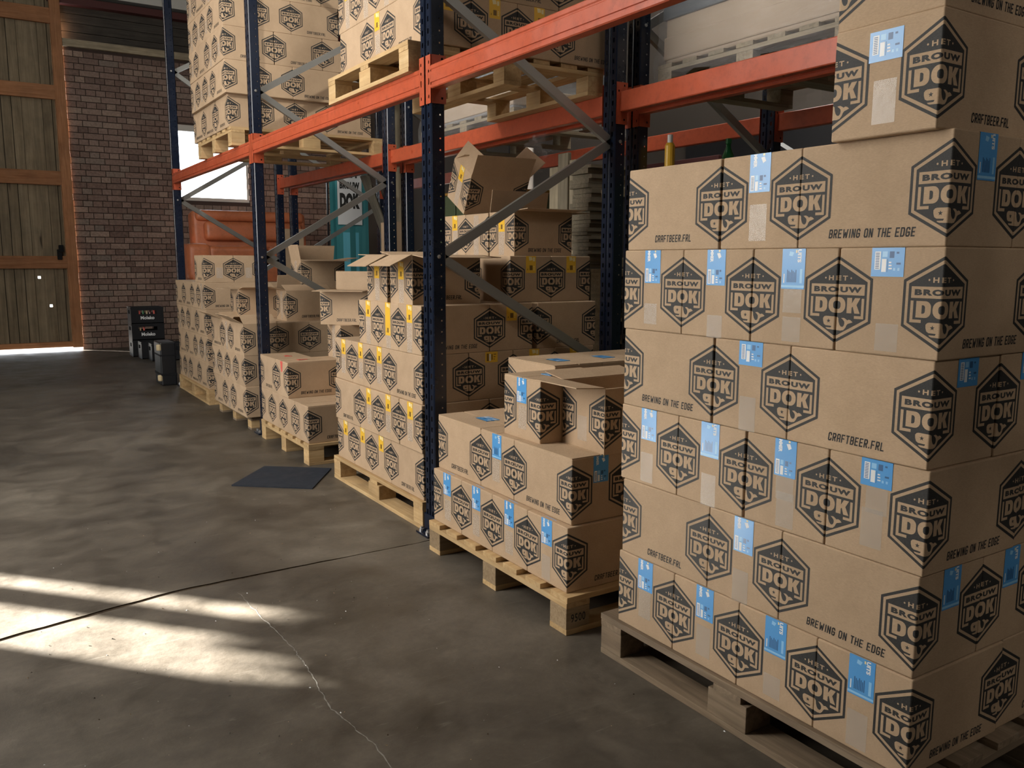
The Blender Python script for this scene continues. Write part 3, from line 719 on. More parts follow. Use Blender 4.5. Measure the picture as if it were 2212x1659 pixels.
def connector_mesh(end, rear):
    """end 0: at the beam's low-y end (sits on the +y side of its post); 1: at the high-y end"""
    mb = MB(); y0, z0, z1, t = 0, -.060, .142, .0035; s = 1 if end else -1
    us = [0, .010, .020, .046, .056, .070]; zs = [z0, z0+.018, z0+.028, z0+.155, z0+.165, z0+.182, z0+.192, z1]
    hl = lambda u, z: (.046 < u < .056 and (z0+.018 < z < z0+.028 or z0+.182 < z < z0+.192)) or (.010 < u < .020 and z0+.155 < z < z0+.165)
    for yy in (0, -s*t): sheet(mb, (0, yy, 0), (1, 0, 0), (0, 0, 1), us, zs, hl, ORANGE)
    for a, b in (((0, z0), (.07, z0)), ((0, z1), (.07, z1)), ((.07, z0), (.07, z1))):
        mb.poly([(a[0], 0, a[1]), (b[0], 0, b[1]), (b[0], -s*t, b[1]), (a[0], -s*t, a[1])], ORANGE)
    vy = [0, .012, .021, .046]; zz = [z0, z0+.022, z0+.036, z0+.078, z0+.105, z0+.128, z0+.140, z0+.165, z0+.178, z1]
    h2 = lambda u, z: .012 < u < .021 and any(a < z < b for a, b in ((z0+.022, z0+.036), (z0+.078, z0+.105), (z0+.128, z0+.140), (z0+.165, z0+.178)))
    xo = -.001 if not rear else .0695
    for xx in (xo-.003, xo+.0005): sheet(mb, (xx, 0, 0), (0, s, 0), (0, 0, 1), vy, zz, h2, ORANGE)
    for a, b in ((0, z0), (0, z1)): mb.poly([(xo-.003, 0, b), (xo+.0005, 0, b), (xo+.0005, s*.046, b), (xo-.003, s*.046, b)], ORANGE)
    mb.poly([(xo-.003, s*.046, z0), (xo+.0005, s*.046, z0), (xo+.0005, s*.046, z1), (xo-.003, s*.046, z1)], ORANGE)
    return mb.mesh('connector', fix=False)
CON = {(e, r): connector_mesh(e, r) for e in (0, 1) for r in (0, 1)}
def beam(xp, ya, yb, rear, label):
    """between the post at ya (its +y face) and the post at yb (its -y face); xp = aisle face of the posts"""
    y0, y1 = ya+PW+.0045, yb-.0045; bx = xp-.004 if not rear else xp+PD-BT+.004
    t = thing('rack_beam', label, 'rack beam', (bx, y0, BZ0), group='orange beams of the pallet racking')
    link('beam_body', beam_mesh(y1-y0, rear), t)
    link('connector', CON[(0, rear)], t, (xp-bx, -.0008, 0)); link('connector', CON[(1, rear)], t, (xp-bx, y1-y0+.0008, 0))
beam(XF1, YP[1], YP[0], 0, 'orange aisle beam below the window, under the brown carton tower')
beam(XF1, YP[2], YP[1], 0, 'orange aisle beam carrying the pallet of yellow-labelled cartons')
beam(XF1, YP[3], YP[2], 0, 'orange aisle beam slanting over the tall blue-labelled stack')
beam(XR1, YP[1], YP[0], 1, 'orange inner beam crossing in front of the orange sofa')
beam(XR1, YP[2], YP[1], 1, 'orange inner beam behind the tilted open carton')
beam(XR1, YP[3], YP[2], 1, 'glossy orange inner beam under the banded film-wrapped load')
beam(XF2, YP[1], YP[0], 0, 'orange rear-row beam before the teal banner')
beam(XF2, YP[2], YP[1], 0, 'orange rear-row beam with torn film strip hanging beside it')
beam(XF2, YP[3], YP[2], 0, 'orange rear-row beam just behind the glossy inner beam')
beam(XR2, YP[1], YP[0], 1, 'dark red-orange outermost beam behind the leaning planks')
beam(XR2, YP[2], YP[1], 1, 'dark red-orange outermost beam above the maroon board')
beam(XR2, YP[3], YP[2], 1, 'dark red-orange outermost beam above the black banner')

# ------------------------------------------------------------------ pallets
def pallet(x, y, z, lx, ly, deck, label, wood=None, block=None, group='wooden pallets under the carton stacks', k=1.0, nd=7, bw=.10):
    wood = wood or PINE; block = block or wood
    t = thing('pallet', label, 'pallet', (x+lx/2, y+ly/2, z), group=group)
    LD, WD = (lx, ly) if deck == 'x' else (ly, lx); ang = 0 if deck == 'x' else PI/2
    h1, h2, h3, h4 = .020*k, .0758*k, .020*k, .020*k
    R = Matrix.Rotation(ang, 3, 'Z')
    def put(nm, me, u, v, zz, a): link(nm, me, t, R @ Vector((u, v, zz)), (0, 0, ang+a))
    for i in range(nd):
        v = -WD/2+bw/2+(WD-bw)*i/(nd-1); put('deck_board', box_mesh(LD, bw-.002*(i % 3), h4-.0006*(i % 2), wood, .0015), r_.uniform(-.003, .003), v, h1+h2+h3, 0)
    for u in (-LD/2+.05, 0, LD/2-.05):
        put('stringer_board', box_mesh(WD, .10, h3, wood, .0015), u, 0, h1+h2, PI/2)
        for v in (-WD/2+.05, 0, WD/2-.05): put('block', box_mesh(.10 if abs(u) > .1 else .14, .098, h2, block, .002), u, v, h1, 0)
    for v in (-WD/2+.05, 0, WD/2-.05): put('bottom_board', box_mesh(LD, .10, h1, wood, .0015), 0, v, 0, 0)
    return t
pallet(1.655, .960, 0, 1.10, 1.10, 'y', 'worn grey pallet under the tall seven-row stack', PINE_OLD, PINE_OLD)
p2 = pallet(1.628, 2.215, 0, 1.20, 1.035, 'x', 'pale pallet with chipboard blocks under the low blue-labelled stack', PINE, CHIP)
link('stamped_lettering', text_mesh('9500', .062, .030, INK, .01, 1.1), p2, (-.55, -.5175+.0002, .043), label='stamped number')
pallet(1.722, 3.508, 0, 1.05, 1.17, 'y', 'pale pallet with floor-level board under the yellow-labelled floor stack')
pallet(1.685, 5.018, 0, 1.15, 1.02, 'x', 'pale pallet under the cartons with red tape')
pallet(1.690, 6.330, 0, 1.10, .98, 'x', 'low dirty pallet with pale block ends under the flapped cartons', PINE_OLD, PINE, k=.74)
pallet(1.676, 7.625, 0, 1.00, 1.25, 'y', 'pale pallet under the pinkish carton tower by the black crates')
pallet(1.705, 3.560, BZ1, 1.10, 1.00, 'y', 'bright pallet on the orange beams under yellow-labelled cartons')
pallet(1.680, 6.510, BZ1, 1.22, 1.08, 'x', 'pallet on the beams under the carton tower before the window')

# ------------------------------------------------------------------ carton stacks
Z0S, HB = .1358, .2340
zr = lambda r: Z0S+(r-1)*HB
# 1 tall stack at the aisle
S, G = 'the tall seven-row stack', 'cartons in the tall seven-row stack'
def S1(r, spec, dx=0., dy=0.): row_x(S, G, 1.6714+dx, .9956+dy, zr(r), r, spec)
S1(1, [('w', dict(lab='B', slogan='B', tape=[(.10, .09)], lz=-.0)), ('w', dict(lab='B', tape=[(.08, .06)])), ('w', dict(lab='A', tape=[(.12, .09)])), ('w', dict(lab='A', tape=[(.14, .09)]))], -.003, -.004)
S1(2, [('L', dict(slogan='B', lab='B')), ('w', dict(lab='A', tape=[(.09, .09)])), ('L', dict(slogan='C', lab='C'))])
S1(3, [('w', dict(lab='C', slogan='B', tape=[(.17, .06), (.12, .09)])), ('g', .002), ('w', dict(lab='A', tape=[(.14, .06), (.10, .09)])), ('g', .006), ('w', dict(lab='B', tape=[(.09, .09)])), ('w', dict(lab='A', tape=[(.10, .09)]))], .002, -.004)
S1(4, [('L', dict(slogan='C', lab='C')), ('w', dict(lab='C', tape=[(.09, .09)])), ('g', .006), ('L', dict(slogan='B', lab='C'))], .0, .003)
S1(5, [('w', dict(lab='C', slogan='B', tape=[(.07, .06)], lx=-.004)), ('g', .003), ('w', dict(lab='B', tape=[(.14, .06), (.07, .06)])), ('g', .002), ('w', dict(lab='A', tape=[(.06, .06)])), ('w', dict(lab='A', tape=[(.08, .06)]))], -.002, -.003)
S1(6, [('L', dict(slogan='B', lab='B')), ('w', dict(lab='A', tape=[(.11, .09)])), ('g', .006), ('L', dict(slogan='C', lab='C'))], .001, .0)
for r, lg, lb in ((1, 'x', None), (2, 'y', 'B'), (3, 'x', None), (4, 'y', 'C'), (5, 'x', None), (6, 'y', 'A')):
    carton(1.6714+(.371 if lg == 'x' else .2515), .9956, zr(r), lg, f'carton behind the corner one, {ROWN[r]} of the tall seven-row stack', G, lab=lb if lg == 'y' else None, slogan='C' if lg == 'x' else None)
    if lg == 'y': carton(1.6714+.503, .9956, zr(r), 'y', f'hindmost carton on the end face, {ROWN[r]} of the tall seven-row stack', G, lab='A')
    else: carton(1.6714+.371, .9956+.2515, zr(r), 'x', f'inner carton, {ROWN[r]} of the tall seven-row stack', G)
    if lg == 'x': carton(1.6714+.371, .9956+.503, zr(r), 'x', f'inner carton farther down, {ROWN[r]} of the tall seven-row stack', G)
    else: carton(1.6714+.375, .9956+.372, zr(r), 'y', f'inner carton, {ROWN[r]} of the tall seven-row stack', G)
carton(1.652, 1.022, zr(7), 'x', 'carton alone on top of the tall seven-row stack, long torn blue label', G, lab='C', slogan='C', tape=[(.115, .09)], lz=-.018)
carton(1.660, 1.026, zr(8), 'x', 'topmost carton cut off by the upper picture edge, above the tall stack', G, slogan='B')
# 2 low stack by the post
S, G = 'the low blue-labelled stack', 'cartons in the low blue-labelled stack'
row_x(S, G, 1.652, 2.248, zr(1), 1, [('w', dict(lab='A', slogan='C', tape=[(.10, .09)])), ('w', dict(lab='A', tape=[(.12, .09)])), ('w', dict(lab='A', tape=[(.12, .09)])), ('w', dict(lab='A', tape=[(.12, .09)]))])
row_x(S, G, 1.678, 2.262, zr(2), 2, [('L', dict(slogan='B', lab='A', top=True)), ('w', dict(lab='B', tape=[(.135, .09)], top=True)), ('L', dict(slogan='C', top=True, top_lab='A'))])
carton(1.715, 2.512, zr(3), 'x', 'closed carton with blue label, top of the low stack beside the open one', G, lab='A', tape=[(.13, .09)], top=True, top_lab='A', logos=(0, 1, 2, 3))
carton(1.812, 2.258, zr(3), 'x', 'open carton with raised flaps on top of the low stack', G, tape=[(.12, .09)], open_={'s-': 176, 'l+': 172, 's+': 150, 'l-': 292})
for i in range(3):
    carton(2.022+.2505*i, 2.855, zr(3), 'y', f'closed carton, {ORD[i+1]} in the rear line on top of the low blue-labelled stack', G, top=True, top_lab='B')
    carton(1.93+.2505*i, 2.86 if i else 2.885, zr(2), 'y', f'inner carton, {ORD[i+1]} behind the second row of the low blue-labelled stack', G)
    carton(2.03+.2505*i, 2.86, zr(1), 'y', f'inner carton, {ORD[i+1]} behind the bottom row of the low blue-labelled stack', G)
carton(1.930, 2.262, zr(2), 'y', 'carton behind the corner one, second row of the low blue-labelled stack', G, lab='A', top=True)
carton(2.182, 2.262, zr(2), 'y', 'third carton on the end face, second row of the low blue-labelled stack', G, top=True)
carton(2.024, 2.248, zr(1), 'x', 'carton behind the corner one, bottom row of the low blue-labelled stack', G, slogan='B')
carton(2.055, 2.500, zr(1), 'x', 'inner carton near the end face, bottom row of the low blue-labelled stack', G)
# 3 yellow-labelled stack on the floor
S, G = 'the yellow-labelled floor stack', 'cartons in the yellow-labelled floor stack'
H3 = .2322; z3 = lambda r: Z0S+(r-1)*H3
T1 = [(.13, .09)]; T2 = [(.14, .06), (.07, .06)]; TF = [(.225, .22)]
def Y(kd, lab='Y', **k): return (kd, dict(lab=lab, h=H3-.0004, **k)) if lab else (kd, dict(h=H3-.0004, **k))
def S3(r, spec, dx=0, dy=0): row_x(S, G, 1.735+dx, 3.525+dy, z3(r), r, spec)
S3(1, [Y('L', None, slogan='C'), Y('w'), Y('w'), Y('w')], .004)
S3(2, [Y('w', 'Y', tape=T1), ('g', .006), Y('w', 'Y', tape=T1), Y('w', 'Y', tape=T1), Y('L', None, slogan='C')], -.006, -.008)
S3(3, [Y('L', None, slogan='B'), Y('w', 'Y', tape=T1), Y('w', 'Y', tape=T1), Y('w', 'Y', tape=T1)], .004, .003)
S3(4, [Y('w', 'Y', tape=TF, slogan='B'), Y('w', 'Z', tape=TF), Y('w', 'Y', tape=TF)], .004, .006)
carton(1.742, 3.625, z3(5), 'x', 'open carton with spread flaps beside the post, fifth row of the yellow-labelled floor stack', G, lab='Y', lz=-.03, tape=TF, slogan='C', open_={'s-': 205, 'l-': 186, 's+': 185, 'l+': 172}, h=H3)
carton(1.742, 3.915, z3(5), 'x', 'open carton with drooping flap, farther fifth-row one of the yellow-labelled floor stack', G, lab='Y', lz=-.03, tape=TF, open_={'s-': 207, 's+': 185, 'l+': 178}, h=H3)
inn = 'inner carton of the yellow-labelled floor stack, '
carton(2.112, 3.535, z3(4), 'y', 'carton with yellow label, end face, fourth row of the yellow-labelled floor stack', G, lab='Y', h=H3)
carton(2.392, 3.535, z3(4), 'x', 'carton long side out, end face, fourth row of the yellow-labelled floor stack', G, slogan='C', h=H3)
carton(1.992, 3.528, z3(3), 'y', 'carton with small yellow label, end face, third row of the yellow-labelled floor stack', G, lab='V', h=H3)
carton(2.244, 3.528, z3(3), 'y', 'carton third from the corner, end face, third row of the yellow-labelled floor stack', G, lab='Y', h=H3)
carton(2.496, 3.528, z3(3), 'y', 'carton fourth from the corner, end face, third row of the yellow-labelled floor stack', G, lab='Y', h=H3)
carton(2.104, 3.52, z3(2), 'y', 'carton second from the corner, end face, second row of the yellow-labelled floor stack', G, lab='Y', h=H3)
carton(2.356, 3.52, z3(2), 'x', 'carton third from the corner, end face, second row of the yellow-labelled floor stack', G, h=H3)
carton(1.992, 3.528, z3(1), 'y', 'carton second from the corner, end face, bottom row of the yellow-labelled floor stack', G, h=H3)
carton(2.244, 3.528, z3(1), 'x', 'carton third from the corner, end face, bottom row of the yellow-labelled floor stack', G, h=H3)
carton(2.268, 3.600, z3(5), 'y', 'carton with yellow label, end face, fifth row of the yellow-labelled floor stack', G, lab='Y', h=H3)
carton(2.520, 3.600, z3(5), 'y', 'outermost carton with yellow label, end face, fifth row of the yellow-labelled floor stack', G, lab='Y', h=H3)
carton(2.380, 3.975, z3(5), 'x', inn+'fifth row behind the labelled pair', G, h=H3); carton(2.380, 4.23, z3(5), 'x', inn+'fifth row, farther one', G, h=H3)
for r in (1, 2, 3, 4):
    carton(2.300, 3.91, z3(r), 'x', inn+ROWN[r]+', nearer one', G, h=H3); carton(2.300, 4.17, z3(r), 'x', inn+ROWN[r]+', farther one', G, h=H3)
carton(2.385, 3.745, z3(6), 'x', 'open carton with yellow label and one flap upright, high on the yellow-labelled floor stack', G, lab='Y', lz=-.02, slogan='B', tape=TF, open_={'l-': 178, 'l+': 78, 's+': 180}, h=H3)
carton(2.385, 4.010, z3(6), 'x', 'carton with plain tape, middle one high on the yellow-labelled floor stack', G, tape=TF, h=H3)
carton(2.385, 4.262, z3(6), 'x', 'carton with yellow label, farther one high on the yellow-labelled floor stack', G, lab='Y', tape=TF, h=H3)
t = carton(2.385, 4.045, z3(7), 'x', 'tilted open carton leaning on top of the yellow-labelled floor stack', G, lab='Y', tape=TF, open_={'s-': 60, 'l-': 100, 's+': 130, 'l+': 30})
t.rotation_euler = (math.radians(27), 0, math.radians(-4)); t.location = (2.56, 4.35, z3(7)+.058)
# 4 cartons with red tape
S, G = 'the red-taped stack', 'cartons in the red-taped stack'
row_x(S, G, 1.692, 5.032, zr(1), 1, [('w', dict(slogan='C', top=True)), ('w', {}), ('w', {}), ('w', {})])
row_x(S, G, 1.692, 5.412, zr(2), 2, [('w', dict(lab='R', slogan='B', top=True, top_lab='R')), ('L', dict(slogan='C', top=True, top_lab='R'))])
carton(2.064, 5.032, zr(1), 'y', 'carton behind the corner one, bottom row of the red-taped stack', G); carton(2.064, 5.415, zr(1), 'x', 'inner carton, bottom row of the red-taped stack', G)
carton(2.064, 5.032, zr(2), 'y', 'carton long side out, set back in the second row of the red-taped stack', G, slogan='C')
carton(2.064, 5.415, zr(2), 'x', 'inner carton, second row of the red-taped stack', G)
carton(2.064, 5.415, zr(3), 'x', 'single taped carton, third row of the red-taped stack', G, tape=TF)
carton(1.985, 5.575, zr(4), 'y', 'open carton standing askew with wide flaps, top of the red-taped stack', G, slogan='C', open_={'l+': 183, 'l-': 92, 's-': 175}, yaw=0)
o = bpy.data.objects[[x.name for x in COL.objects if x.get('label', '').startswith('open carton standing askew')][0]]
o.rotation_euler = (0, 0, PI/2+math.radians(43.5)); d_ = Vector((.69, -.72)).normalized(); n_ = Vector((.72, .69)).normalized()
o.location = (1.985+d_.x*BL/2+n_.x*BW/2, 5.575+d_.y*BL/2+n_.y*BW/2, zr(4))
# 5 flapped cartons
S, G = 'the flapped-carton stack', 'cartons in the flapped-carton stack'
z5 = lambda r: .1010+(r-1)*HB
row_x(S, G, 1.652, 6.300, z5(1), 1, [('L', dict(slogan='C')), ('w', dict(tape=T2)), ('L', dict(slogan='C'))], )
row_x(S, G, 1.650, 6.302, z5(2), 2, [('w', dict(slogan='C')), ('w', dict(tape=T1)), ('w', dict(tape=T2)), ('w', dict(tape=T1))])
row_x(S, G, 1.650, 6.300, z5(3), 3, [('L', dict(slogan='C', open_={'l+': 150, 's-': 30, 's+': 20})), ('w', dict(tape=TF)), ('L', dict(slogan='B', open_={'l+': 155, 's-': 25}))])
for i in range(3): carton(1.902+.2505*i, 6.302, z5(3), 'y', f'carton, {ORD[i+1]} after the corner, end face, third row of the flapped-carton stack', G)
carton(2.022, 6.302, z5(2), 'x', 'carton behind the corner one, second row of the flapped-carton stack', G); carton(2.022, 6.302, z5(1), 'y', 'carton behind the corner one, bottom row of the flapped-carton stack', G)
carton(2.275, 6.302, z5(1), 'y', 'third carton on the end face, bottom row of the flapped-carton stack', G); carton(2.022, 6.68, z5(3), 'x', 'inner carton, third row of the flapped-carton stack', G)
carton(2.022, 6.68, z5(2), 'x', 'inner carton, second row of the flapped-carton stack', G); carton(2.022, 6.68, z5(1), 'x', 'inner carton, bottom row of the flapped-carton stack', G)
carton(2.030, 6.460, z5(4), 'x', 'carton with clear tape, fourth row behind the rack post, flapped-carton stack', G, tape=TF, slogan='C', open_={'s-': 165, 'l-': 20, 'l+': 70})
carton(1.79, 6.93, z5(4), 'x', 'open carton with outspread flap behind the rack post, flapped-carton stack', G, open_={'s-': 178, 'l-': 172, 'l+': 160, 's+': 170})
carton(2.225, 6.715, z5(4), 'x', 'inner carton, fourth row of the flapped-carton stack', G)
carton(2.222, 6.665, z5(5), 'x', 'open carton with big drooping flap, topmost of the flapped-carton stack', G, tape=TF, open_={'l-': 184, 'l+': 75, 's-': 100, 's+': 172})
# 6 tower by the crates
S, G = 'the tower by the black crates', 'cartons in the tower by the black crates'
def S6(r, spec, dx=0, dy=0): row_x(S, G, 1.690+dx, 7.642+dy, zr(r), r, spec)
S6(1, [('L', dict(slogan='C')), ('L', dict(slogan='B')), ('w', dict(tape=T2)), ('w', dict(tape=T1))])
S6(2, [('w', dict(tape=T2, slogan='B')), ('w', dict(tape=T1)), ('L', dict(slogan='C')), ('L', dict(slogan='B'))], .003)
S6(3, [('L', dict(slogan='C')), ('L', dict(slogan='C')), ('w', dict(tape=T1)), ('w', dict(tape=T2))])
S6(4, [('w', dict(tape=TF, slogan='B')), ('w', dict(tape=T1)), ('L', dict(slogan='C')), ('L', dict(slogan='C'))], -.003)
carton(1.692, 7.642, zr(5), 'y', 'corner carton of the pair topping the tower by the black crates', G, slogan='C', tape=T1, top=True); carton(1.944, 7.642, zr(5), 'y', 'inner carton of the pair topping the tower by the black crates', G, tape=T1, top=True)
for r in (1, 3): carton(1.944, 7.642, zr(r), 'y', f'carton behind the corner one, {ROWN[r]} of the tower by the black crates', G)
for r in (2, 4): carton(2.062, 7.642, zr(r), 'x', f'carton behind the corner one, {ROWN[r]} of the tower by the black crates', G)
# 7 tower on the beams
S, G = 'the shelf tower before the window', 'cartons in the shelf tower before the window'
ZS = BZ1+.1360; zs = lambda r: ZS+(r-1)*HB
def S7(r, spec, dx=0, dy=0): row_x(S, G, 1.650+dx, 6.500+dy, zs(r), r, spec)
S7(1, [('L', dict(slogan='C')), ('g', .03), ('L', dict(slogan='B')), ('L', dict(slogan='B'))], .024, .045)
S7(2, [('L', dict(slogan='C')), ('w', dict(tape=T1)), ('w', dict(tape=T1)), ('w', dict(tape=T2))])
S7(3, [('w', dict(tape=T1, slogan='C')), ('w', dict(tape=T2)), ('L', dict(slogan='C')), ('w', dict(tape=T1))], -.003)
S7(4, [('L', dict(slogan='C')), ('w', dict(tape=T1)), ('w', dict(tape=T1)), ('w', dict(tape=T2))])
S7(5, [('w', dict(tape=T1, slogan='B')), ('w', dict(tape=T2)), ('L', dict(slogan='B')), ('w', dict(tape=T1))])
e7 = 'end face of the shelf tower before the window'
for r, sp in ((1, [('y', .252, None), ('y', .503, None), ('x', .754, 'B')]), (2, [('y', .252, None), ('x', .503, 'B')]), (3, [('x', .371, 'C'), ('y', .742, None)]), (4, [('y', .252, None), ('x', .503, 'C')]), (5, [('x', .371, 'B'), ('y', .742, None)])):
    for k_, (lg, dx, sl) in enumerate(sp): carton((1.674 if r == 1 else 1.650)+dx, 6.545 if r == 1 else 6.500, zs(r), lg, f'carton {ORD[k_+2]} from the corner, {ROWN[r]}, {e7}', G, slogan=sl)
# 8 yellow-labelled stack on the beams
S, G = 'the yellow-labelled shelf stack', 'cartons in the yellow-labelled shelf stack'
def S8(r, spec, dx=0, dy=0): row_x(S, G, 1.770+dx, 3.552+dy, zs(r), r, spec)
S8(1, [('L', dict(lab='Y', slogan='C')), ('w', dict(lab='Y', tape=T1)), ('L', dict())], 0, -.004)
S8(2, [('w', dict(lab='Y', tape=TF, slogan='B')), ('w', dict(tape=TF)), ('w', dict(tape=TF)), ('w', dict(lab='Y', tape=TF))])
S8(3, [('w', dict(lab='Y', tape=TF, slogan='B')), ('w', dict(tape=TF)), ('L', dict(slogan='B'))])
e8 = 'end face of the yellow-labelled shelf stack'
for r, sp in ((1, [('y', .252, None), ('y', .503, None), ('x', .754, 'B')]), (2, [('x', .372, 'C'), ('y', .745, None)])):
    for k_, (lg, dx, sl) in enumerate(sp): carton(1.770+dx, 3.548, zs(r), lg, f'carton {ORD[k_+2]} from the corner, {ROWN[r]}, {e8}', G, slogan=sl, lab='Y' if lg == 'y' else None)

# ------------------------------------------------------------------ things behind and beside the racks
# orange sofa standing on a slatted crate
t = thing('wooden_crate', 'slatted wooden crate carrying the orange sofa', 'crate', (3.22, 11.72, 0))
for i in range(6):
    link('slat', box_mesh(1.70, .03, .13, PINE_OLD, .003), t, (0, -.44, .01+i*.155)); link('slat', box_mesh(.80, .03, .13, PINE_OLD, .003), t, (-.86, 0, .01+i*.155), (0, 0, PI/2))
mb = MB(); mb.box((-.84, -.42, 0), (.84, .42, .94), DARKWOOD); link('core', mb.mesh('core'), t)
SF = thing('sofa', 'orange leather sofa under the bright window, behind the racks', 'sofa', (3.27, 11.72, .945))
def soft(name, a, b, m, r, parent, rot=(0, 0, 0), loc=(0, 0, 0)):
    bm = bmesh.new(); bmesh.ops.create_cube(bm, size=1)
    for v in bm.verts: v.co = ((a[0]+b[0])/2+v.co.x*(b[0]-a[0]), (a[1]+b[1])/2+v.co.y*(b[1]-a[1]), (a[2]+b[2])/2+v.co.z*(b[2]-a[2]))
    bmesh.ops.bevel(bm, geom=list(bm.edges), offset=r, segments=4, affect='EDGES', profile=.6)
    q = MB(); q.bm(bm, m); bm.free(); return link(name, q.mesh(name, smooth=True), parent, loc, rot)
soft('base', (-.92, -.46, .0), (.92, .45, .24), LEATHER, .03, SF)
soft('backrest', (-.74, .18, .22), (.82, .46, 1.01), LEATHER, .07, SF, (math.radians(-6), 0, 0))
soft('back_cushion', (-.60, .06, .60), (.08, .24, .86), LEATHER, .07, SF, (math.radians(-8), 0, 0)); soft('back_cushion', (.10, .06, .60), (.74, .24, .86), LEATHER, .07, SF, (math.radians(-8), 0, 0))
soft('seat_cushion', (-.70, -.44, .24), (.05, .10, .50), LEATHER, .07, SF); soft('seat_cushion', (.07, -.44, .24), (.78, .10, .50), LEATHER, .07, SF)
soft('armrest', (-.97, -.46, .05), (-.66, .30, .53), LEATHER, .10, SF); soft('armrest', (.78, -.46, .05), (.98, .36, .50), LEATHER, .09, SF)
soft('headrest', (-.70, .12, .86), (.78, .34, 1.01), LEATHER, .07, SF, (math.radians(-6), 0, 0))
# slim cartons, timber post, olive cabinet
for nm, x, y, sx, sy, h, lb in (('tall_box', 3.14, 10.0, .24, .30, 1.63, 'slim upright brown carton before the orange sofa'), ('tall_box', 3.03, 6.62, .13, .30, 1.59, 'tall slim brown carton between two navy rack posts')):
    t = thing(nm, lb, 'box', (x+sx/2, y+sy/2, 0)); link('body', box_mesh(sx, sy, h, KRAFT, .004), t); link('top_flap', box_mesh(sx*.98, sy*.49, .004, KRAFT), t, (0, -sy/4, h)); link('top_flap', box_mesh(sx*.98, sy*.49, .004, KRAFT), t, (0, sy/4, h))
struct(vert('column', .10, .12, 0, 6.0, BEAMWOOD, 3.255, 7.06))
t = thing('cabinet', 'olive green metal cabinet behind the tilted carton, between the racks', 'cabinet', (3.33, 5.52, 0))
link('body', box_mesh(.62, .98, 1.745, OLIVE, .006), t); link('top_edge', box_mesh(.64, 1.0, .02, YEL_D, .003), t, (0, 0, 1.745))
link('door', box_mesh(.012, .46, 1.6, OLIVE, .003), t, (-.316, -.24, .07)); link('door', box_mesh(.012, .46, 1.6, OLIVE, .003), t, (-.316, .24, .07))
t = thing('cabinet', 'grey green cabinet behind the tall stack, bottle and can on top', 'cabinet', (3.44, 2.95, 0))
link('body', box_mesh(.90, .80, 1.72, OLIVE, .006), t); link('door', box_mesh(.012, .38, 1.6, OLIVE, .003), t, (-.456, -.2, .06)); link('door', box_mesh(.012, .38, 1.6, OLIVE, .003), t, (-.456, .2, .06))
def bottle(x, y, z, m, cap, lb):
    t = thing('bottle', lb, 'bottle', (x, y, z)); q = MB(); q.lathe([(0, 0), (.030, 0), (.032, .01), (.032, .10), (.014, .145), (.012, .17), (0, .17)], m, 14); link('body', q.mesh('body', smooth=True), t)
    q = MB(); q.lathe([(.016, .165), (.016, .19), (0, .192)], cap, 12); link('cap', q.mesh('cap'), t)
bottle(3.42, 3.27, 1.722, GREENGL, GREENGL, 'green bottle on the grey green cabinet')
t = thing('spray_can', 'white can with yellow cap by the navy post, beyond the tall stack', 'can', (3.04, 3.305, 1.722)); mb = MB(); mb.lathe([(0, 0), (.026, 0), (.026, .13), (.018, .145), (0, .145)], YELLOW, 14); link('body', mb.mesh('body'), t); mb = MB(); mb.lathe([(.014, .145), (.014, .185), (0, .187)], WHITE, 12); link('cap', mb.mesh('cap'), t)
# stacked boards, sheets, maroon panel, framed slate on empty pallets
t = thing('board_bundle', 'bundle of pale upright boards behind the tilted carton', 'boards', (3.42, 4.70, 0))
for i, (dy, h) in enumerate(((-.115, 1.93), (.0, 1.98), (.115, 1.90))): vert('board', .03, .112, 0, h, (BEAMWOOD, GREYBOARD, BEAMWOOD)[i], -.02-.012*(i % 2), dy, t)
t = thing('sheet_stack', 'tall ragged stack of grey cardboard trays beside the framed slate', 'cardboard stack', (3.62, 4.41, 0)); mb = MB(); z = 0
while z < 1.86:
    h = r_.uniform(.018, .034); dx, dy = r_.uniform(-.018, .012), r_.uniform(-.014, .014); mb.box((-.31+dx, -.10+dy, z), (.30+dx, .10+dy, z+h-.002), GREYBOARD); z += h
o = link('trays', mb.mesh('trays'), t); o['kind'] = 'stuff'
t = thing('panel', 'dark maroon board standing behind the tray stack', 'board', (4.42, 4.95, 0)); link('board', box_mesh(.03, 1.30, 2.0, MAROON, .003), t); link('batten', box_mesh(.02, .06, 1.9, MAROON, .003), t, (-.025, .5, .05))
for i in range(9): pallet(3.285, 3.535, i*.1358, .80, .725, 'x', f'empty pallet, {["lowest","second","third","fourth","fifth","sixth","seventh","eighth","topmost"][i]} of the stack behind the inner rack post', BEAMWOOD, group='empty stacked pallets', nd=5)
t = thing('framed_slate', 'dark slate in a pale frame leaning on the empty pallets', 'slate', (3.33, 4.12, 1.224), (0, math.radians(-9), 0))
link('slate', box_mesh(.60, .012, .44, SLATE), t, (.34, .0, .02)); 
for a, b, c, d in ((0, .04, 0, .48), (.64, .68, 0, .48)): link('stile', box_mesh(.045, .03, .48, BEAMWOOD, .003), t, ((a+b)/2, 0, 0))
for zz in (0, .42): link('rail', box_mesh(.60, .03, .055, BEAMWOOD, .003), t, (.34, 0, zz))
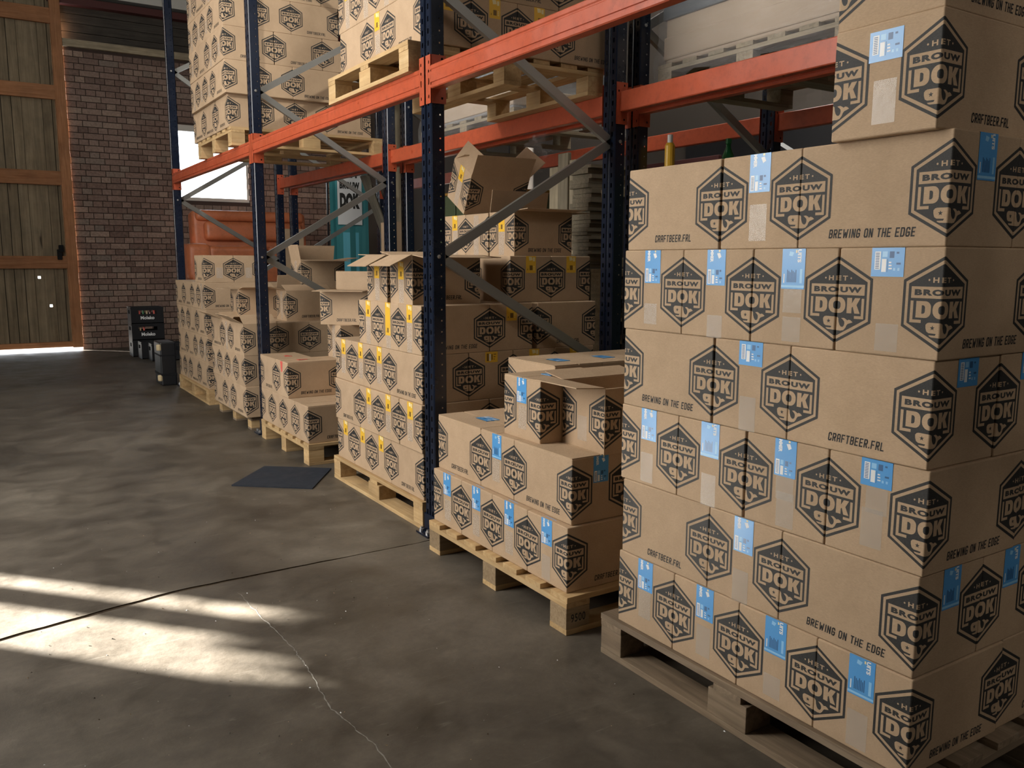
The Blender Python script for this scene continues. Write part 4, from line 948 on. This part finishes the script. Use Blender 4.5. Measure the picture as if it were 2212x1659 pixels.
# film-wrapped loads on the rear rack
def film_shell(sx, sy, h, seed, skirt=.12):
    bm = bmesh.new(); n = 26; rr = random.Random(seed); P = []
    per = [(-sx/2, -sy/2), (sx/2, -sy/2), (sx/2, sy/2), (-sx/2, sy/2)]
    ring = []
    for k in range(4):
        a, b = per[k], per[(k+1) % 4]
        for i in range(12): ring.append((a[0]+(b[0]-a[0])*i/12, a[1]+(b[1]-a[1])*i/12))
    rows = []
    for j in range(n+1):
        z = -skirt+(h+skirt)*j/n; row = []
        for i, (x, y) in enumerate(ring):
            low = max(0, 1-(z+skirt)/.42); w_ = .010+.022*low
            s_ = 1.012 + w_*math.sin(i*1.7+seed+j*.35)*math.cos(j*.9+i*.8) + .05*low*low
            row.append(bm.verts.new((x*s_, y*s_, z + .012*math.sin(i*2.1+j))))
        rows.append(row)
    for r1, r2 in zip(rows, rows[1:]):
        for i in range(len(ring)):
            if r1 is rows[0] and rr.random() < .35: continue
            j = (i+1) % len(ring); bm.faces.new((r1[i], r1[j], r2[j], r2[i]))
    q = MB(); q.bm(bm, FILM); bm.free(); return q.mesh('film', smooth=True)
def load(x, y, sx, sy, h, lb, seed, m):
    t = thing('wrapped_load', lb, 'wrapped load', (x+sx/2, y+sy/2, BZ1+.1362)); link('load', box_mesh(sx-.03, sy-.03, h, m, .01), t)
    for i in range(3): link('layer', box_mesh(sx-.016, sy-.016, .11, (LOADTAN, LOADGREY, LOADTAN)[i], .008), t, (0, 0, .02+i*.52))
    link('band', box_mesh(sx-.006, sy-.006, .17, BANDGREY, .006), t, (0, 0, .21)); link('film', film_shell(sx, sy, h+.01, seed), t)
pallet(2.985, 2.21, BZ1, .90, 1.14, 'x', 'pallet on the rear beams under the banded film-wrapped load', LOADWOOD := BEAMWOOD, group='pallets under the film-wrapped loads')
load(2.990, 2.215, .88, 1.12, 1.15, 'film-wrapped load with dark grey band, behind the glossy beam', 3, LOADTAN)
pallet(2.985, 4.70, BZ1, .90, 1.32, 'x', 'pallet on the rear beams under the grey film-wrapped load', BEAMWOOD, group='pallets under the film-wrapped loads')
load(2.990, 4.72, .88, 1.28, 1.1, 'grey film-wrapped load seen beneath the shelf pallet', 8, LOADGREY)
mb = MB(); n = 10
for i in range(n):
    for j in range(4):
        if i == n-1 and j in (0, 2): continue
        q = []
        for a, b in ((i, j), (i, j+1), (i+1, j+1), (i+1, j)): q.append((.03*math.sin(a*1.3+b*2)+.01*b, -.10+.055*b+.012*math.sin(a+b*3), -.022*a*(1.0 if b else .96)))
        mb.poly(q, FILM)
o = link('film_strip', mb.mesh('film_strip', smooth=True), None, (2.845, 4.25, 2.006)); tag(o, 'torn clear film strip hanging from the inner orange beam', 'plastic film')
# teal roll-up banner, leaning planks, black banner
t = thing('banner_stand', 'teal roll-up banner with white square and black lettering', 'banner', (4.16, 10.5, 0))
mb = MB(); mb.box((-.30, -.10, 0), (.30, .10, .07), BLACKPL, .01); link('base', mb.mesh('base'), t); mb = MB(); mb.box((-.285, .02, .07), (-.262, .04, 2.46), BLACKPL); link('pole', mb.mesh('pole'), t)
mb = MB()
for i in range(12):
    for j in range(20):
        f_ = lambda a, b: (-.26+.52*a/12, -.012*math.sin(a*1.1+b*.12)-.004*math.sin(a*2.3), .07+2.39*b/20)
        mb.poly([f_(i, j), f_(i+1, j), f_(i+1, j+1), f_(i, j+1)], TEAL_L if (i in (4, 5, 8) and 5 < j < 13) else TEAL)
link('fabric', mb.mesh('fabric', fix=False, smooth=True), t); mb = MB(); mb.poly([(-.16, -.022, 1.72), (.17, -.022, 1.72), (.17, -.022, 2.42), (-.16, -.022, 2.42)], WHITE); link('white_panel', mb.mesh('white_panel', fix=False), t)
mb = MB()
for tx, z0_, z1_, o_ in (('HET', 2.31, 2.37, .03), ('BROUW', 2.17, 2.26, .06), ('DOK', 1.92, 2.12, .08)): b_ = fit(text_bm(tx, o_, 1.1), -.13, .14, z0_, z1_, -.024); mb.bm(b_, INK); b_.free()
o = link('banner_lettering', mb.mesh('banner_lettering', fix=False), t); o['kind'] = 'stuff'
for i in range(4):
    t = link('plank', box_mesh(2.25, .14, .028, (GREYPLANK, GREYPLANK, GREYPLANK, BEAMWOOD)[i], .003)); tag(t, ['grey plank leaning next to the teal banner', 'second grey plank leaning by the teal banner', 'third leaning grey plank, beside the pale one', 'pale plank, rightmost of the leaning planks'][i], 'plank', 'planks leaning behind the racks')
    tx_ = 3.33+.085*i; bx_ = tx_+.80; t.rotation_euler = (0, math.atan2(2.08, .80), 0); t.location = ((tx_+bx_)/2, 8.02+.16*(i % 2), 1.045); t.rotation_euler = (0, math.atan2(2.08, .80), 0)
o = thing('wall_banner', 'black banner with white hexagon outline on the dark side wall', 'banner', (XR-.02, 4.55, 1.55))
link('cloth', box_mesh(.012, 2.6, .85, BANNERBLACK), o); mb = MB()
for k in range(6):
    P = [(.20*math.sin(k*PI/3+a), .20*math.cos(k*PI/3+a)) for a in (0, PI/3)]; Q = [(p[0]*.82, p[1]*.82) for p in P]
    mb.poly([(-.008, p[0], p[1]+.50) for p in (P[0], P[1], Q[1], Q[0])], WHITE)
link('hexagon_print', mb.mesh('hexagon_print', fix=False), o, (0, .25, 0)); mb = MB(); mb.lathe([(0, -.6), (.025, -.6), (.025, 1.6), (0, 1.6)], FRAMEWHITE, 10); link('pole', mb.mesh('pole'), o, (-.06, -.72, -.95))
# dark mat on the floor
mb = MB(); P = [(1.153, 4.792), (1.521, 4.485), (1.775, 4.873), (1.441, 5.140)]
mb.poly([(x, y, .007) for x, y in P], MATRUB); mb.poly([(x, y, .0005) for x, y in P], MATRUB)
for a, b in zip(P, P[1:]+P[:1]): mb.poly([(*a, .0005), (*b, .0005), (*b, .007), (*a, .007)], MATRUB)
tag(link('floor_mat', mb.mesh('floor_mat')), 'dark blue-black rubber mat lying askew on the concrete', 'mat')
# black beer crates by the brick wall
CW, CD, CH = .40, .30, .216
def crate_mesh():
    mb = MB(); t = .012
    for sgn in (-1, 1):
        y0, y1 = sorted((sgn*CD/2, sgn*(CD/2-t)))
        for a, b, c, d in ((-CW/2, CW/2, 0, .125), (-CW/2, -.115, .125, .175), (.115, CW/2, .125, .175), (-CW/2, CW/2, .175, CH)): mb.box((a, y0, c), (b, y1, d), BLACKPL)
        x0, x1 = sorted((sgn*CW/2, sgn*(CW/2-t)))
        for a, b, c, d in ((-CD/2+t, CD/2-t, 0, .125), (-CD/2+t, -.06, .125, .175), (.06, CD/2-t, .125, .175), (-CD/2+t, CD/2-t, .175, CH)): mb.box((x0, a, c), (x1, b, d), BLACKPL)
    mb.box((-CW/2, -CD/2, 0), (CW/2, CD/2, .01), BLACKPL); mb.box((-CW/2-.004, -CD/2-.004, CH-.02), (CW/2+.004, -CD/2, CH-.008), BLACKPL)
    for x in (-.192, .192): mb.box((x-.006, -CD/2-.004, .01), (x+.006, -CD/2, CH-.02), BLACKPL)
    return mb.mesh('crate_body')
CRATE = crate_mesh(); CTXT = text_mesh('Moleko', .17, .045, WHITE, .03, 1.0); CTX2 = text_mesh('de Moer', .16, .030, WHITE, .02, 1.0)
cap = MB(); cap.lathe([(.013, 0), (.013, .02), (0, .022)], CREAM, 8); CAPS = []
for m_ in (CREAM, GREENGL, REDTAPE, MAROON): q = MB(); q.lathe([(0, .0), (.012, .0), (.012, .055), (.016, .056), (.016, .07), (0, .072)], m_, 8); CAPS.append(q.mesh('bottle_top'))
for i, (x, y, z, lb, tx, cp) in enumerate(((1.905, 12.13, 0, 'lowest black beer crate of the wall-side pile', 0, ()), (1.905, 12.13, CH, 'middle black beer crate with white lettering', 1, (0, 2)), (1.905, 12.13, 2*CH, 'topmost black beer crate with white lettering and bottle tops', 1, (2, 1, 0, 3, 2)),
        (1.96, 11.80, 0, 'black beer crate tucked behind the front one', 0, (0,)), (2.03, 11.48, 0, 'frontmost black beer crate standing on the floor', 2, ()))):
    t = thing('beer_crate', lb, 'crate', (x, y, z), group='black beer crates'); link('crate_body', CRATE, t)
    if tx: link('crate_lettering', CTXT if tx == 1 else CTX2, t, (.0, -CD/2-.002, .055 if tx == 1 else .05))
    for k, c_i in enumerate(cp): link('bottle_top', CAPS[c_i], t, (-.09+.045*k, -CD/2+.045, .105))
t = thing('equipment_case', 'black case with cream rollers behind the carton tower', 'case', (1.615, 9.23, 0))
link('body', box_mesh(.15, .34, .44, BLACKPL, .012), t); mb = MB(); mb.box((-.078, -.172, .10), (.078, .172, .125), HOLE); mb.box((-.078, -.172, .30), (.078, .172, .315), HOLE); link('straps', mb.mesh('straps'), t)
for zz in (.05, .36):
    q = MB(); q.lathe([(0, 0), (.022, 0), (.026, .01), (.026, .05), (.022, .06), (0, .06)], CREAM, 12); link('roller', q.mesh('roller'), t, (-.082, -.15, zz))
